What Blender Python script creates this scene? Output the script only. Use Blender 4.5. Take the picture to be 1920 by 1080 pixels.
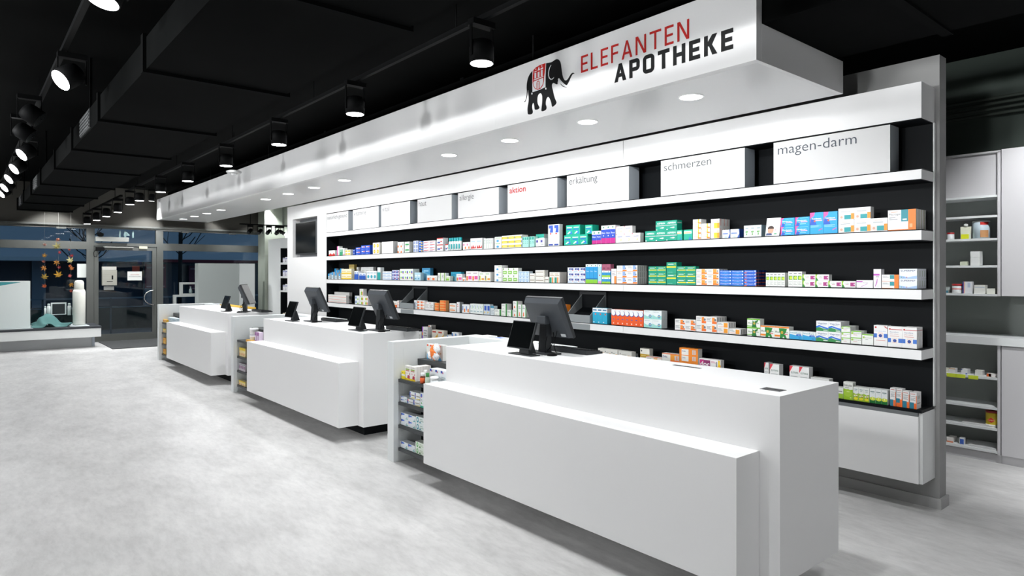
import bpy, bmesh, math, random
from mathutils import Vector, Matrix
random.seed(7)
for o in list(bpy.data.objects): bpy.data.objects.remove(o)
SC = bpy.context.scene
COL = SC.collection
PI = math.pi

# ------------------------------------------------------------------ camera
F_PX, CX, HY, EYE = 1233.71, 960.0, 511.5, 1.56       # focal length, centre and horizon in a 1920x1080 frame
TH = math.atan2(CX + 76.0, F_PX)
FWD = Vector((-math.cos(TH), math.sin(TH), 0)); RGT = Vector((math.sin(TH), math.cos(TH), 0))
cam = bpy.data.cameras.new('camera'); camo = bpy.data.objects.new('camera', cam); COL.objects.link(camo)
cam.sensor_width = 36.0; cam.lens = F_PX / 1920 * 36.0
cam.shift_y = -(540.0 - HY) / 1920.0
cam.clip_start = 0.05; cam.clip_end = 200
camo.location = (0, 0, EYE)
camo.rotation_euler = (PI/2, 0, math.atan2(-FWD.x, FWD.y))
SC.camera = camo

# ------------------------------------------------------------------ world: blue dusk
w = bpy.data.worlds.new('dusk'); SC.world = w; w.use_nodes = True
bg = w.node_tree.nodes['Background']; bg.inputs[0].default_value = (0.19, 0.30, 0.43, 1); bg.inputs[1].default_value = 1.0
SC.view_settings.view_transform = 'Standard'; SC.view_settings.look = 'None'
SC.view_settings.exposure = 0.05; SC.view_settings.gamma = 1.0; SC.view_settings.use_curve_mapping = False

# power of the lamps (watts)
P_TRACK, P_DOWN, P_LEFT, P_BACK_FILL = 165.0, 16.0, 16.0, 255.0
P_SIGN_FILL = 500.0; P_BAND_FILL = 1050.0  # added unseen spotlights for the fascia and upper band
P_FRONT_FILL = 242.0  # added unseen side wall spotlights for the counter fronts
LAMP_COL = (0.975, 0.99, 1.0)

def spot(name, loc, direction, power, cone=110, blend=0.6, size=0.07, parent=None, col=LAMP_COL):
    d = bpy.data.lights.new(name, 'SPOT'); d.energy = power; d.spot_size = math.radians(cone); d.spot_blend = blend
    d.shadow_soft_size = size; d.color = col
    o = bpy.data.objects.new(name, d); COL.objects.link(o)
    o.location = loc; o.rotation_euler = Vector(direction).to_track_quat('-Z', 'Y').to_euler()
    if parent: o.parent = parent
    return o

# ------------------------------------------------------------------ pixel helpers: a pixel of the frame on a real plane of the room
def ray(px, py):
    a = (px - CX) / F_PX; b = -(py - HY) / F_PX
    return Vector((FWD.x + a*RGT.x, FWD.y + a*RGT.y, b))
def on_y(px, py, y):
    r = ray(px, py); t = y / r.y; return Vector((r.x*t, y, EYE + r.z*t))
def on_x(px, py, x):
    r = ray(px, py); t = x / r.x; return Vector((x, r.y*t, EYE + r.z*t))
def on_z(px, py, z):
    r = ray(px, py); t = (z - EYE) / r.z; return Vector((r.x*t, r.y*t, z))

# ------------------------------------------------------------------ materials
def lin(h):
    v = [int(h[i:i+2], 16)/255 for i in (0, 2, 4)]
    return tuple(c/12.92 if c <= .04045 else ((c+.055)/1.055)**2.4 for c in v) + (1,)
MATS = {}
def mat(h, rough=0.45, metal=0.0, spec=0.5, emit=0.0, name=None, trans=0.0, alpha=1.0):
    k = (h, rough, metal, spec, emit, trans, alpha)
    if k in MATS: return MATS[k]
    m = bpy.data.materials.new(name or 'paint_' + h); m.use_nodes = True
    b = m.node_tree.nodes['Principled BSDF']
    b.inputs['Base Color'].default_value = lin(h); b.inputs['Roughness'].default_value = rough
    b.inputs['Metallic'].default_value = metal; b.inputs['Specular IOR Level'].default_value = spec
    if trans: b.inputs['Transmission Weight'].default_value = trans
    if alpha < 1: b.inputs['Alpha'].default_value = alpha
    if emit:
        b.inputs['Emission Color'].default_value = lin(h); b.inputs['Emission Strength'].default_value = emit
    MATS[k] = m
    return m
def noise_mat(name, c1, c2, scale=(1, 1, 1), nscale=3.0, rough=0.5, bump=0.0, detail=6, lo=.35, hi=.65, spec=.5, metal=0):
    m = bpy.data.materials.new(name); m.use_nodes = True
    nt = m.node_tree; b = nt.nodes['Principled BSDF']
    tc = nt.nodes.new('ShaderNodeTexCoord'); mp = nt.nodes.new('ShaderNodeMapping'); mp.inputs['Scale'].default_value = scale
    n = nt.nodes.new('ShaderNodeTexNoise'); n.inputs['Scale'].default_value = nscale; n.inputs['Detail'].default_value = detail
    n.inputs['Roughness'].default_value = 0.62
    r = nt.nodes.new('ShaderNodeValToRGB')
    r.color_ramp.elements[0].position = lo; r.color_ramp.elements[0].color = lin(c1)
    r.color_ramp.elements[1].position = hi; r.color_ramp.elements[1].color = lin(c2)
    nt.links.new(tc.outputs['Object'], mp.inputs[0]); nt.links.new(mp.outputs[0], n.inputs['Vector'])
    nt.links.new(n.outputs['Fac'], r.inputs[0]); nt.links.new(r.outputs[0], b.inputs['Base Color'])
    b.inputs['Roughness'].default_value = rough; b.inputs['Specular IOR Level'].default_value = spec; b.inputs['Metallic'].default_value = metal
    if bump:
        bp = nt.nodes.new('ShaderNodeBump'); bp.inputs['Strength'].default_value = bump; bp.inputs['Distance'].default_value = .002
        nt.links.new(n.outputs['Fac'], bp.inputs['Height']); nt.links.new(bp.outputs[0], b.inputs['Normal'])
    return m

def floor_mat():
    m = bpy.data.materials.new('concrete_look_floor'); m.use_nodes = True
    nt = m.node_tree; b = nt.nodes['Principled BSDF']; L = nt.links.new
    tc = nt.nodes.new('ShaderNodeTexCoord')
    def noise(sc, s, det, rgh):
        mp = nt.nodes.new('ShaderNodeMapping'); mp.inputs['Scale'].default_value = sc
        mp.inputs['Rotation'].default_value = (0, 0, math.radians(38))
        n = nt.nodes.new('ShaderNodeTexNoise'); n.inputs['Scale'].default_value = s; n.inputs['Detail'].default_value = det; n.inputs['Roughness'].default_value = rgh
        L(tc.outputs['Object'], mp.inputs[0]); L(mp.outputs[0], n.inputs['Vector']); return n
    n1 = noise((1, 1.9, 1), 1.6, 9, .66); n2 = noise((1.0, 3.2, 1), 7, 8, .7); n3 = noise((1, 1, 1), 55, 2, .5)
    r1 = nt.nodes.new('ShaderNodeValToRGB'); r1.color_ramp.elements[0].position = .36; r1.color_ramp.elements[0].color = lin('c2c1c0')
    r1.color_ramp.elements[1].position = .62; r1.color_ramp.elements[1].color = lin('d7d6d5')
    r2 = nt.nodes.new('ShaderNodeValToRGB'); r2.color_ramp.elements[0].position = .3; r2.color_ramp.elements[0].color = (.78, .78, .78, 1)
    r2.color_ramp.elements[1].position = .58; r2.color_ramp.elements[1].color = (1, 1, 1, 1)
    r3 = nt.nodes.new('ShaderNodeValToRGB'); r3.color_ramp.elements[0].position = .22; r3.color_ramp.elements[0].color = (.6, .6, .6, 1)
    r3.color_ramp.elements[1].position = .30; r3.color_ramp.elements[1].color = (1, 1, 1, 1)
    L(n1.outputs['Fac'], r1.inputs[0]); L(n2.outputs['Fac'], r2.inputs[0]); L(n3.outputs['Fac'], r3.inputs[0])
    m1 = nt.nodes.new('ShaderNodeMixRGB'); m1.blend_type = 'MULTIPLY'; m1.inputs[0].default_value = .75
    m2 = nt.nodes.new('ShaderNodeMixRGB'); m2.blend_type = 'MULTIPLY'; m2.inputs[0].default_value = .5
    L(r1.outputs[0], m1.inputs[1]); L(r2.outputs[0], m1.inputs[2]); L(m1.outputs[0], m2.inputs[1]); L(r3.outputs[0], m2.inputs[2])
    L(m2.outputs[0], b.inputs['Base Color'])
    b.inputs['Roughness'].default_value = .42; b.inputs['Specular IOR Level'].default_value = .4
    bp = nt.nodes.new('ShaderNodeBump'); bp.inputs['Strength'].default_value = .12; bp.inputs['Distance'].default_value = .002
    L(n2.outputs['Fac'], bp.inputs['Height']); L(bp.outputs[0], b.inputs['Normal'])
    return m

def glass_mat(name, tint=(.72, .8, .84, 1), fres=1.45):
    m = bpy.data.materials.new(name); m.use_nodes = True; nt = m.node_tree; nt.nodes.clear()
    out = nt.nodes.new('ShaderNodeOutputMaterial'); mx = nt.nodes.new('ShaderNodeMixShader')
    tr = nt.nodes.new('ShaderNodeBsdfTransparent'); tr.inputs[0].default_value = tint
    gl = nt.nodes.new('ShaderNodeBsdfGlossy'); gl.inputs['Roughness'].default_value = .02
    fr = nt.nodes.new('ShaderNodeFresnel'); fr.inputs[0].default_value = fres
    nt.links.new(fr.outputs[0], mx.inputs[0]); nt.links.new(tr.outputs[0], mx.inputs[1]); nt.links.new(gl.outputs[0], mx.inputs[2])
    nt.links.new(mx.outputs[0], out.inputs[0]); return m

M_FLOOR = floor_mat()
M_WHITE = mat('ebebeb', .5, name='white_laminate')
M_WHITE2 = mat('dcdedd', .42, name='white_board')
M_FIN = mat('dde1e1', .42, name='pale_grey_laminate')
M_GREYWALL = mat('8f8f8e', .7, name='grey_wall_paint')
M_BLACK = mat('0e1114', .55, name='black_laminate', spec=.12)
M_ANTH = mat('35383a', .45, name='anthracite_laminate')
M_CEIL = mat('070808', .9, spec=.05, name='black_ceiling_paint')
M_DUCT = noise_mat('black_duct_paint', '050606', '080909', (1, 1, 1), 5, .9, spec=.04)
M_LAMPBODY = mat('060708', .65, name='black_lamp_body', spec=.12)
M_LENS = mat('ffffff', .4, emit=14.0, name='lit_lamp_lens')
M_RING = mat('ededed', .35, name='white_lamp_ring')
M_FRAME = mat('4e504d', .5, name='grey_metal_frame')
M_SCREEN = mat('07090a', .12, name='black_screen_glass')
M_PLASTIC = mat('222528', .42, name='dark_plastic')
M_PLASTIC2 = mat('3a3e43', .5, name='grey_plastic')
M_CHROME = mat('c8c8c8', .2, metal=1.0, name='chrome')
M_GLASS = glass_mat('window_glass')

# ------------------------------------------------------------------ mesh builder
class MB:
    def __init__(s): s.bm = bmesh.new(); s.mats = []
    def mi(s, m):
        if m not in s.mats: s.mats.append(m)
        return s.mats.index(m)
    def face(s, pts, m):
        f = s.bm.faces.new([s.bm.verts.new(p) for p in pts]); f.material_index = s.mi(m); return f
    def box(s, x0, x1, y0, y1, z0, z1, m, bev=0.0):
        v = [s.bm.verts.new(p) for p in ((x0,y0,z0),(x1,y0,z0),(x1,y1,z0),(x0,y1,z0),(x0,y0,z1),(x1,y0,z1),(x1,y1,z1),(x0,y1,z1))]
        fs = [s.bm.faces.new([v[i] for i in q]) for q in ((0,3,2,1),(4,5,6,7),(0,1,5,4),(1,2,6,5),(2,3,7,6),(3,0,4,7))]
        i = s.mi(m)
        for f in fs: f.material_index = i
        if bev:
            es = list({e for f in fs for e in f.edges})
            r = bmesh.ops.bevel(s.bm, geom=es, offset=bev, segments=2, affect='EDGES', profile=.6, clamp_overlap=True)
            for f in r['faces']: f.material_index = i
        return s
    def hexa(s, P, m):                       # eight corner points, bottom four then top four
        v = [s.bm.verts.new(p) for p in P]; i = s.mi(m)
        for q in ((0,3,2,1),(4,5,6,7),(0,1,5,4),(1,2,6,5),(2,3,7,6),(3,0,4,7)): s.bm.faces.new([v[k] for k in q]).material_index = i
        return s
    def lathe(s, prof, c, m, seg=24, M=None, smooth=True):   # prof: (radius, height) pairs
        i = s.mi(m) if not isinstance(m, list) else None
        rings = []
        for r, z in prof:
            ring = []
            for k in range(seg):
                a = 2*PI*k/seg; p = Vector((r*math.cos(a), r*math.sin(a), z))
                if M: p = M @ p
                ring.append(s.bm.verts.new((c[0]+p.x, c[1]+p.y, c[2]+p.z)))
            rings.append(ring)
        for j in range(len(rings)-1):
            mm = s.mi(m[j]) if isinstance(m, list) else i
            for k in range(seg):
                f = s.bm.faces.new([rings[j][k], rings[j][(k+1)%seg], rings[j+1][(k+1)%seg], rings[j+1][k]]); f.material_index = mm; f.smooth = smooth
        for ring, fl in ((rings[0], True), (rings[-1], False)):
            f = s.bm.faces.new(ring[::-1] if fl else ring); f.material_index = (s.mi(m[0 if fl else -1]) if isinstance(m, list) else i)
        return s
    def tube(s, pts, r, m, seg=8, closed=False):
        i = s.mi(m); pts = [Vector(p) for p in pts]; rings = []; n = len(pts)
        for k, p in enumerate(pts):
            d = (pts[min(k+1, n-1)] - pts[max(k-1, 0)]).normalized()
            up = Vector((0, 0, 1)) if abs(d.z) < .95 else Vector((1, 0, 0))
            u = d.cross(up).normalized(); v = d.cross(u)
            rings.append([s.bm.verts.new(p + r*(math.cos(2*PI*q/seg)*u + math.sin(2*PI*q/seg)*v)) for q in range(seg)])
        for j in range(n-1):
            for q in range(seg):
                f = s.bm.faces.new([rings[j][q], rings[j][(q+1)%seg], rings[j+1][(q+1)%seg], rings[j+1][q]]); f.material_index = i; f.smooth = True
        s.bm.faces.new(rings[0]).material_index = i; s.bm.faces.new(rings[-1][::-1]).material_index = i
        return s
    def prism(s, pts, off, m):               # polygon (3D points) extruded by a vector
        i = s.mi(m); off = Vector(off)
        a = [s.bm.verts.new(p) for p in pts]; b = [s.bm.verts.new(Vector(p)+off) for p in pts]; n = len(a)
        s.bm.faces.new(a).material_index = i; s.bm.faces.new(b[::-1]).material_index = i
        for k in range(n): s.bm.faces.new([a[k], b[k], b[(k+1)%n], a[(k+1)%n]]).material_index = i
        return s
    def text(s, body, org, ux, uz, height, m, width=None, align='l', bold=0.0, push=(0, 0, 0)):
        vs, fs, (tw, th) = glyphs(body, bold)
        k = height / .70; kx = k if width is None else width / tw
        if align == 'c': org = Vector(org) - Vector(ux)*tw*kx/2
        vv = [s.bm.verts.new(Vector(org) + Vector(ux)*x*kx + Vector(uz)*y*k + Vector(push)) for x, y in vs]; i = s.mi(m)
        for f in fs:
            try: s.bm.faces.new([vv[q] for q in f]).material_index = i
            except ValueError: pass
        return s
    def mesh(s, name, M=None, fix=True):
        if M: bmesh.ops.transform(s.bm, matrix=M, verts=s.bm.verts)
        if fix: bmesh.ops.recalc_face_normals(s.bm, faces=s.bm.faces)
        me = bpy.data.meshes.new(name); s.bm.to_mesh(me); s.bm.free()
        for m in s.mats: me.materials.append(m)
        return me
    def build(s, name, parent=None, loc=None, rot=None, M=None):
        o = bpy.data.objects.new(name, s.mesh(name, M)); COL.objects.link(o)
        if loc is not None: o.location = loc
        if rot is not None: o.rotation_euler = rot
        if parent: o.parent = parent
        return o
GL = {}
def glyphs(body, bold=0.0):
    if (body, bold) in GL: return GL[(body, bold)]
    c = bpy.data.curves.new('t', 'FONT'); c.body = body; c.resolution_u = 3; c.offset = bold
    o = bpy.data.objects.new('t', c); m = bpy.data.meshes.new_from_object(o)
    vs = [(v.co.x, v.co.y) for v in m.vertices]; fs = [tuple(p.vertices) for p in m.polygons]
    x0 = min(x for x, _ in vs); vs = [(x-x0, y) for x, y in vs]
    r = (vs, fs, (max(x for x, _ in vs), max(y for _, y in vs)))
    bpy.data.objects.remove(o); bpy.data.curves.remove(c); bpy.data.meshes.remove(m)
    GL[(body, bold)] = r; return r

def tag(o, label=None, cat=None, group=None, kind=None):
    if label: o['label'] = label
    if cat: o['category'] = cat
    if group: o['group'] = group
    if kind: o['kind'] = kind
    return o
def thing(name, label, cat, loc=(0, 0, 0), rotz=0, group=None):
    o = bpy.data.objects.new(name, None); COL.objects.link(o); o.location = loc; o.rotation_euler = (0, 0, rotz); o.empty_display_size = .05
    return tag(o, label, cat, group)
def struct(name, mb, label=None):
    o = mb.build(name); return tag(o, label, None, None, 'structure')
def child(name, mb, parent, under=None):
    o = mb.build(name, parent, loc=-Vector(parent.location))
    if under: o.parent = under; o.location = (0, 0, 0)      # a sub-part: shares the part's own frame
    return o
ORD = 'zeroth first second third fourth fifth sixth seventh eighth ninth tenth eleventh twelfth thirteenth fourteenth fifteenth'.split()
# ================================================================== THE SETTING
XF = -17.34                                   # street facade
struct('floor', MB().box(-17.6, 4.6, -4.6, 7.3, -.12, 0, M_FLOOR))
struct('ceiling', MB().box(-17.6, 4.6, -4.6, 7.3, 3.5, 3.65, M_CEIL))
M_SIDEWALL = mat('c9c9c7', .7, name='pale_wall_paint')
M_TAUPE = mat('45433e', .75, name='dark_taupe_paint')
M_DGREEN = mat('4a544e', .8, name='dark_green_grey_paint')
struct('wall_left', MB().box(-17.6, 4.6, -4.75, -4.6, 0, 3.5, mat('77777a', .8)))
struct('wall_near', MB().box(4.6, 4.75, -4.75, 7.3, 0, 3.5, mat('77777a', .8)))
struct('wall_back', MB().box(-17.6, 4.75, 7.0, 7.2, 0, 3.5, M_DGREEN))
struct('wall_right', MB().box(-17.6, -12.2, 6.45, 6.55, 0, 3.5, mat('9aa096', .75)))
# the partition that carries the shelving
struct('wall_partition', MB().box(-12.14, -1.51, 4.95, 5.075, 0, 3.0, M_GREYWALL))
M_SKIRT = mat('a2a2a1', .55, name='grey_skirting')
struct('baseboard_partition', MB().box(-12.14, -1.496, 4.936, 4.95, 0, .07, M_SKIRT).box(-1.51, -1.496, 4.95, 5.089, 0, .07, M_SKIRT))
# facade wall above the glazing and column
struct('wall_street', MB().box(XF-.2, XF+.02, -4.6, 7.2, 2.63, 3.5, M_TAUPE).box(XF-.2, XF, 6.12, 7.2, 0, 2.63, M_TAUPE).box(XF-.2, XF, -4.6, -2.2, 0, 2.63, M_TAUPE))
struct('trim_column', MB().box(-17.3, -16.82, 5.93, 6.44, 0, 3.49, mat('a4ab9f', .75)))
fx0, fx1 = XF-.06, XF+.05
def frame_rect(mb, y0, y1, z0, z1, t, m=M_FRAME, x0=fx0, x1=fx1, bot=None):
    b = t if bot is None else bot
    mb.box(x0, x1, y0, y0+t, z0, z1, m); mb.box(x0, x1, y1-t, y1, z0, z1, m)
    mb.box(x0, x1, y0+t, y1-t, z1-t, z1, m); mb.box(x0, x1, y0+t, y1-t, z0, z0+b, m)
def glazing(name, y0, y1, low, extra=()):
    mb = MB(); frame_rect(mb, y0, y1, 2.17, 2.63, .085); frame_rect(mb, y0, y1, low, 2.17, .085)
    o = struct(name, mb)
    MB().box(XF-.012, XF-.002, y0+.085, y1-.085, 2.255, 2.545, M_GLASS).build('glass_pane', o)
    MB().box(XF-.012, XF-.002, y0+.085, y1-.085, low+.085, 2.085, M_GLASS).build('glass_pane', o)
    return o
glazing('window_1', -2.2, 2.25, .05)
glazing('window_2', 3.62, 6.1, .05)
mb = MB(); frame_rect(mb, 2.25, 3.62, 2.17, 2.63, .07); mb.box(fx0, fx1, 2.25, 2.30, 0, 2.17, M_FRAME).box(fx0, fx1, 3.57, 3.62, 0, 2.17, M_FRAME)
d1 = struct('door_1', mb)
mb = MB(); frame_rect(mb, 2.305, 3.565, .01, 2.165, .09, x0=XF-.04, x1=XF+.035, bot=.16); leaf_ = mb.build('door_leaf', d1)
MB().box(XF-.012, XF-.002, 2.32, 3.55, 2.24, 2.56, M_GLASS).build('glass_pane', d1)
MB().box(XF-.012, XF-.002, 2.395, 3.475, .17, 2.075, M_GLASS).build('glass_pane', leaf_)
hb = MB(); n = 14
pts = [(XF+.04, 3.51, 1.16), (XF+.08, 3.51, 1.165)]
for k in range(n+1):
    a = PI/2 + PI*k/n; pts.append((XF+.085, 3.47+.17*math.cos(a), .98+.165*math.sin(a)))
pts += [(XF+.08, 3.51, .81), (XF+.04, 3.51, .81)]
hb.tube(pts, .014, M_CHROME); hb.build('door_handle', leaf_)
MB().box(XF+.05, XF+.12, 2.33, 2.98, 2.27, 2.37, mat('8b8c88', .5)).build('door_closer', d1)
MB().box(XF+.036, XF+.075, 2.48, 3.08, 2.13, 2.155, mat('8b8c88', .5)).build('closer_arm', d1)
MB().box(XF+.036, XF+.055, 3.2, 3.37, 2.12, 2.18, mat('aaa896', .5)).build('door_label', leaf_)
# rail and small fittings under the head
struct('trim_head', MB().box(XF+.05, XF+.09, -2.2, 6.1, 2.6, 2.64, M_FRAME).box(XF+.05, XF+.12, 1.6, 1.78, 2.52, 2.56, M_FRAME).box(XF+.05, XF+.12, 4.1, 4.25, 2.52, 2.56, M_FRAME).box(XF+.05, XF+.12, 5.2, 5.35, 2.52, 2.56, M_FRAME))
# house number on the inside of the transom, read from the street
nb = MB(); nb.text('141', (XF+.003, 2.80, 2.375), (0, 1, 0), (0, 0, 1), .15, mat('5f7475', .6), width=.30, bold=.02)
nb.bm.verts.ensure_lookup_table()
ys = [v.co.y for v in nb.bm.verts]; my = (min(ys)+max(ys))/2
for v in nb.bm.verts: v.co.y = 2*my - v.co.y
tag(nb.build('house_number'), 'mirrored number 141 stuck on the glass above the door', 'number')

# entrance mat
tag(MB().box(-17.28, -15.5, 2.39, 3.7, .001, .012, noise_mat('dark_mat', '2c2d2e', '434445', (1, 1, 1), 60, .95)).build('entrance_mat')  , 'dark grey entrance mat on the floor inside the glass door', 'mat')

# ================================================================== SHELVING UNIT ON THE PARTITION
YS, YB = 4.703, 4.92                          # shelf front, black back board
UL, UR = -10.431, -1.536                      # niche ends
ZS = {'sign': 2.229, 'two': 1.839, 'three': 1.457, 'four': 1.07, 'cab': .68}
un = thing('shelving_unit', 'long white wall shelving with black niches and lower cabinets behind the counters', 'shelving', (-6, 4.8, 0))
C = lambda name, mb: child(name, mb, un)
C('back_board', MB().box(UL, UR, YB, 4.949, .68, 2.551, M_BLACK).box(UR-.002, UR+.006, YB-.002, 4.949, .68, 2.551, M_WHITE2))
# upper band in two boards with a fine joint
C('upper_panel', MB().box(UL, -4.003, YS, 4.949, 2.551, 2.783, M_WHITE, .0015).box(-3.999, UR, YS, 4.949, 2.551, 2.783, M_WHITE, .0015))
C('niche_lining', MB().box(UL, UL+.004, YS+.003, YB, .68, 2.545, M_BLACK))
C('upper_edge', MB().box(UL, UR-.004, YS+.002, YB, 2.545, 2.5505, M_BLACK))
for k, z in (('sign', 2.229), ('two', 1.839), ('three', 1.457), ('four', 1.07)):
    mb = MB()
    for a, b in ((UL, -7.433), (-7.431, -4.003), (-4.001, UR)):
        mb.box(a+(.004 if a == UL else 0), b, YS, YB, z-.068, z-.0065, M_WHITE, .001)
    mb.box(UL+.004, UR, YS+.002, YB, z-.006, z, M_BLACK).box(UL+.004, UR-.004, YS+.003, YB, z-.073, z-.0685, M_BLACK)
    C('shelf', mb)
# end panel with the screen recess
ep = MB(); rx0, rx1, rz0, rz1 = -11.88, -10.80, 1.84, 2.54
ep.box(-12.14, rx0, YS, 4.949, 0, 2.783, M_WHITE).box(rx1, UL, YS, 4.949, 0, 2.783, M_WHITE)
ep.box(rx0, rx1, YS, 4.949, 0, rz0, M_WHITE).box(rx0, rx1, YS, 4.949, rz1, 2.783, M_WHITE)
ep.box(rx0, rx1, 4.84, 4.949, rz0, rz1, mat('77797d', .6))
C('end_panel', ep)
# lower cabinet: carcass, dark lip and fronts
cb = MB().box(UL, UR, YS+.022, 4.949, .202, .66, M_WHITE2).box(UL, UR, YS+.004, YB, .66, .68, M_BLACK)
C('cabinet_body', cb)
C('grip_strip', MB().box(UL, UR-.022, YS+.004, YS+.02, .635, .66, mat('6f7274', .5)))
xx = UL
for k in range(5):
    x1 = UL + (UR - .016 - UL) * (k+1)/5
    C('cabinet_door', MB().box(xx+.002, x1-.002, YS, YS+.02, .204, .635, M_WHITE, .001)); xx = x1
# the wall screen
tv = thing('wall_screen', 'black flat screen set in the wall recess beside the shelving', 'screen', (-11.42, 4.8, 1.9))
child('bezel', MB().box(-11.83, -10.93, 4.735, 4.839, 1.895, 2.475, M_PLASTIC, .004).box(-10.931, -10.926, 4.735, 4.80, 1.9, 2.47, mat('777a7c', .4)), tv)
child('screen', MB().box(-11.815, -10.945, 4.732, 4.736, 1.915, 2.46, M_SCREEN), tv)

# nine sign boxes
SIGNS = [('natürlich gesund', -10.418, -9.622, '9aa0a4', .062, .72, 'pale grey'), ('vitamine', -9.457, -8.638, '7d8488', .07, .40, 'grey'), ('vital', -8.558, -7.759, '8e9498', .07, .20, 'grey'),
         ('haut', -7.568, -6.77, '5b6064', .075, .185, 'dark grey'), ('allergie', -6.632, -5.832, '7b8286', .07, .29, 'grey'), ('aktion', -5.675, -4.876, 'd02a22', .065, .275, 'red'),
         ('erkältung', -4.735, -3.932, '6a7074', .07, .38, 'grey'), ('schmerzen', -3.573, -2.769, '8a9396', .066, .47, 'grey green'), ('magen-darm', -2.531, -1.72, '56677a', .072, .565, 'blue grey')]
WHAT = {'natürlich gesund': 'natural health', 'haut': 'skin', 'vital': 'vitality', 'vitamine': 'vitamins', 'allergie': 'allergy', 'aktion': 'red offer', 'erkältung': 'cold', 'schmerzen': 'pain', 'magen-darm': 'stomach'}
for i, (s, x0, x1, col, hh, ww, cn) in enumerate(SIGNS):
    o = thing('sign_box', f'white sign box reading {s} in {cn} letters on the highest shelf', 'sign', (x0, YS, 2.229), group='sign boxes above the shelves')
    M_SB = mat('d2d2d2', .5, name='sign_white')
    child('box', MB().box(x0, x1, YS+.001, YS+.145, 2.2292, 2.5385, mat('b9c1c8', .5)).box(x0, x1, YS-.002, YS+.001, 2.2292, 2.5385, M_SB), o)
    t = MB(); t.text(s, (x0+.035, YS-.0035, 2.445), (1, 0, 0), (0, 0, 1), hh, mat(''.join('%02x' % int(int(col[q:q+2], 16)*.62) for q in (0, 2, 4)) if s != 'aktion' else 'c01810', .5), width=ww, bold=(-.006 if s != 'aktion' else .012))
    child('lettering', t, o)

# ================================================================== CANOPY
X0, X1, Y0, Y1, ZB = -17.06, -2.0, 3.521, 4.65, 2.79
cn = thing('ceiling_canopy', 'long white canopy with the pharmacy sign hanging over the counters', 'canopy', (-9, 4, 2.79))
fp = MB(); jx = [X0, -13.2, -10.6, -7.9, -4.42, X1]
for a, b in zip(jx[:-1], jx[1:]): fp.box(a+.0005, b-.0005, Y0, Y0+.06, ZB, 3.262, M_WHITE, .001)
fas = child('fascia_panel', fp, cn)
child('end_panel', MB().box(X1-.03, X1, Y0+.06, Y1, ZB, 3.012, M_WHITE), cn); child('end_panel', MB().box(X0, X0+.03, Y0+.06, Y1, ZB, 3.012, M_WHITE), cn)
sf = MB()
for a, b in zip([X0+.03, -12.4, -7.6, -5.0], [-12.4, -7.6, -5.0, X1-.03]): sf.box(a+.0006, b-.0006, Y0+.06, Y1, ZB, ZB+.02, mat('dedede', .3, name='satin_white_soffit'))
child('soffit', sf, cn)
child('rear_panel', MB().box(X0+.03, X1-.03, Y1-.02, Y1, ZB+.02, 3.012, M_WHITE2), cn)
for x in (-16, -13, -10, -7, -4): child('hanger', MB().box(x-.01, x+.01, 3.5825, 3.5845, ZB+.02, 3.5, M_LAMPBODY), cn)

# pharmacy lettering, built from strokes
LAY = [0]
def letter(mb, ch, x, z, w, h, t, y, m):
    def lay(): LAY[0] = (LAY[0]+1) % 7; return -.003 - .00012*LAY[0]
    R = lambda a, b, c, d: mb.prism([(x+a, y, z+b), (x+c, y, z+b), (x+c, y, z+d), (x+a, y, z+d)], (0, lay(), 0), m)
    P = lambda *p: mb.prism([(x+a, y, z+b) for a, b in p], (0, lay(), 0), m)
    if ch in 'EFL': R(0, 0, t, h)
    if ch in 'EL': R(t, 0, w, t)
    if ch in 'EF': R(t, h-t, w, h); R(t, h*.5-t/2, w*.92, h*.5+t/2)
    if ch == 'T': R(0, h-t, w, h); R(w/2-t/2, 0, w/2+t/2, h-t)
    if ch == 'H': R(0, 0, t, h); R(w-t, 0, w, h); R(t, h*.5-t/2, w-t, h*.5+t/2)
    if ch == 'N': R(0, 0, t, h); R(w-t, 0, w, h); P((t*.2, h), (t*1.35, h), (w-t*.2, 0), (w-t*1.35, 0))
    if ch == 'A':
        s = t*1.12
        P((0, 0), (s, 0), (w/2+s*.35, h), (w/2-s*.45, h)); P((w-s, 0), (w, 0), (w/2+s*.45, h), (w/2-s*.35, h)); R(w*.22, h*.24, w*.78, h*.24+t)
    if ch == 'K':
        R(0, 0, t, h); P((t*.9, h*.46), (t*.9, h*.46+t*.9), (w-t*1.25, h), (w, h), (t*2.0, h*.46)); P((w*.30, h*.60), (w*.50, h*.66), (w*1.02, 0), (w*1.02-t*1.3, 0))
    if ch in 'OP':
        zb = 0 if ch == 'O' else h*.34
        if ch == 'P': R(0, 0, t, zb+.001)
        r = min(w, h-zb)*.34; out = []; inn = []
        for (cx, cz, a0) in ((w-r, h-r, 0), (r if ch == 'O' else 0, h-(r if ch == 'O' else 0), 1), (r if ch == 'O' else 0, zb+(r if ch == 'O' else 0), 2), (w-r, zb+r, 3)):
            rr = r if (ch == 'O' or a0 in (0, 3)) else 0
            for k in range(7):
                a = PI/2*a0 + PI/2*k/6
                out.append((x+cx+rr*math.cos(a), z+cz+rr*math.sin(a)))
                ri = max(rr-t, 0.0)
                icx = cx if rr else t; icz = cz if rr else (h-t if a0 == 1 else zb+t)
                inn.append((x+icx+ri*math.cos(a), z+icz+ri*math.sin(a)))
        n = len(out)
        for k in range(n):
            j = (k+1) % n
            q = [out[k], out[j], inn[j], inn[k]]
            if (Vector(out[k])-Vector(out[j])).length < 1e-5 and (Vector(inn[k])-Vector(inn[j])).length < 1e-5: continue
            if (Vector(out[k])-Vector(out[j])).length < 1e-5: q = [out[k], inn[j], inn[k]]
            if (Vector(inn[k])-Vector(inn[j])).length < 1e-5: q = [out[k], out[j], inn[k]]
            mb.prism([(p[0], y, p[1]) for p in q], (0, -.004, 0), m)
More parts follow.
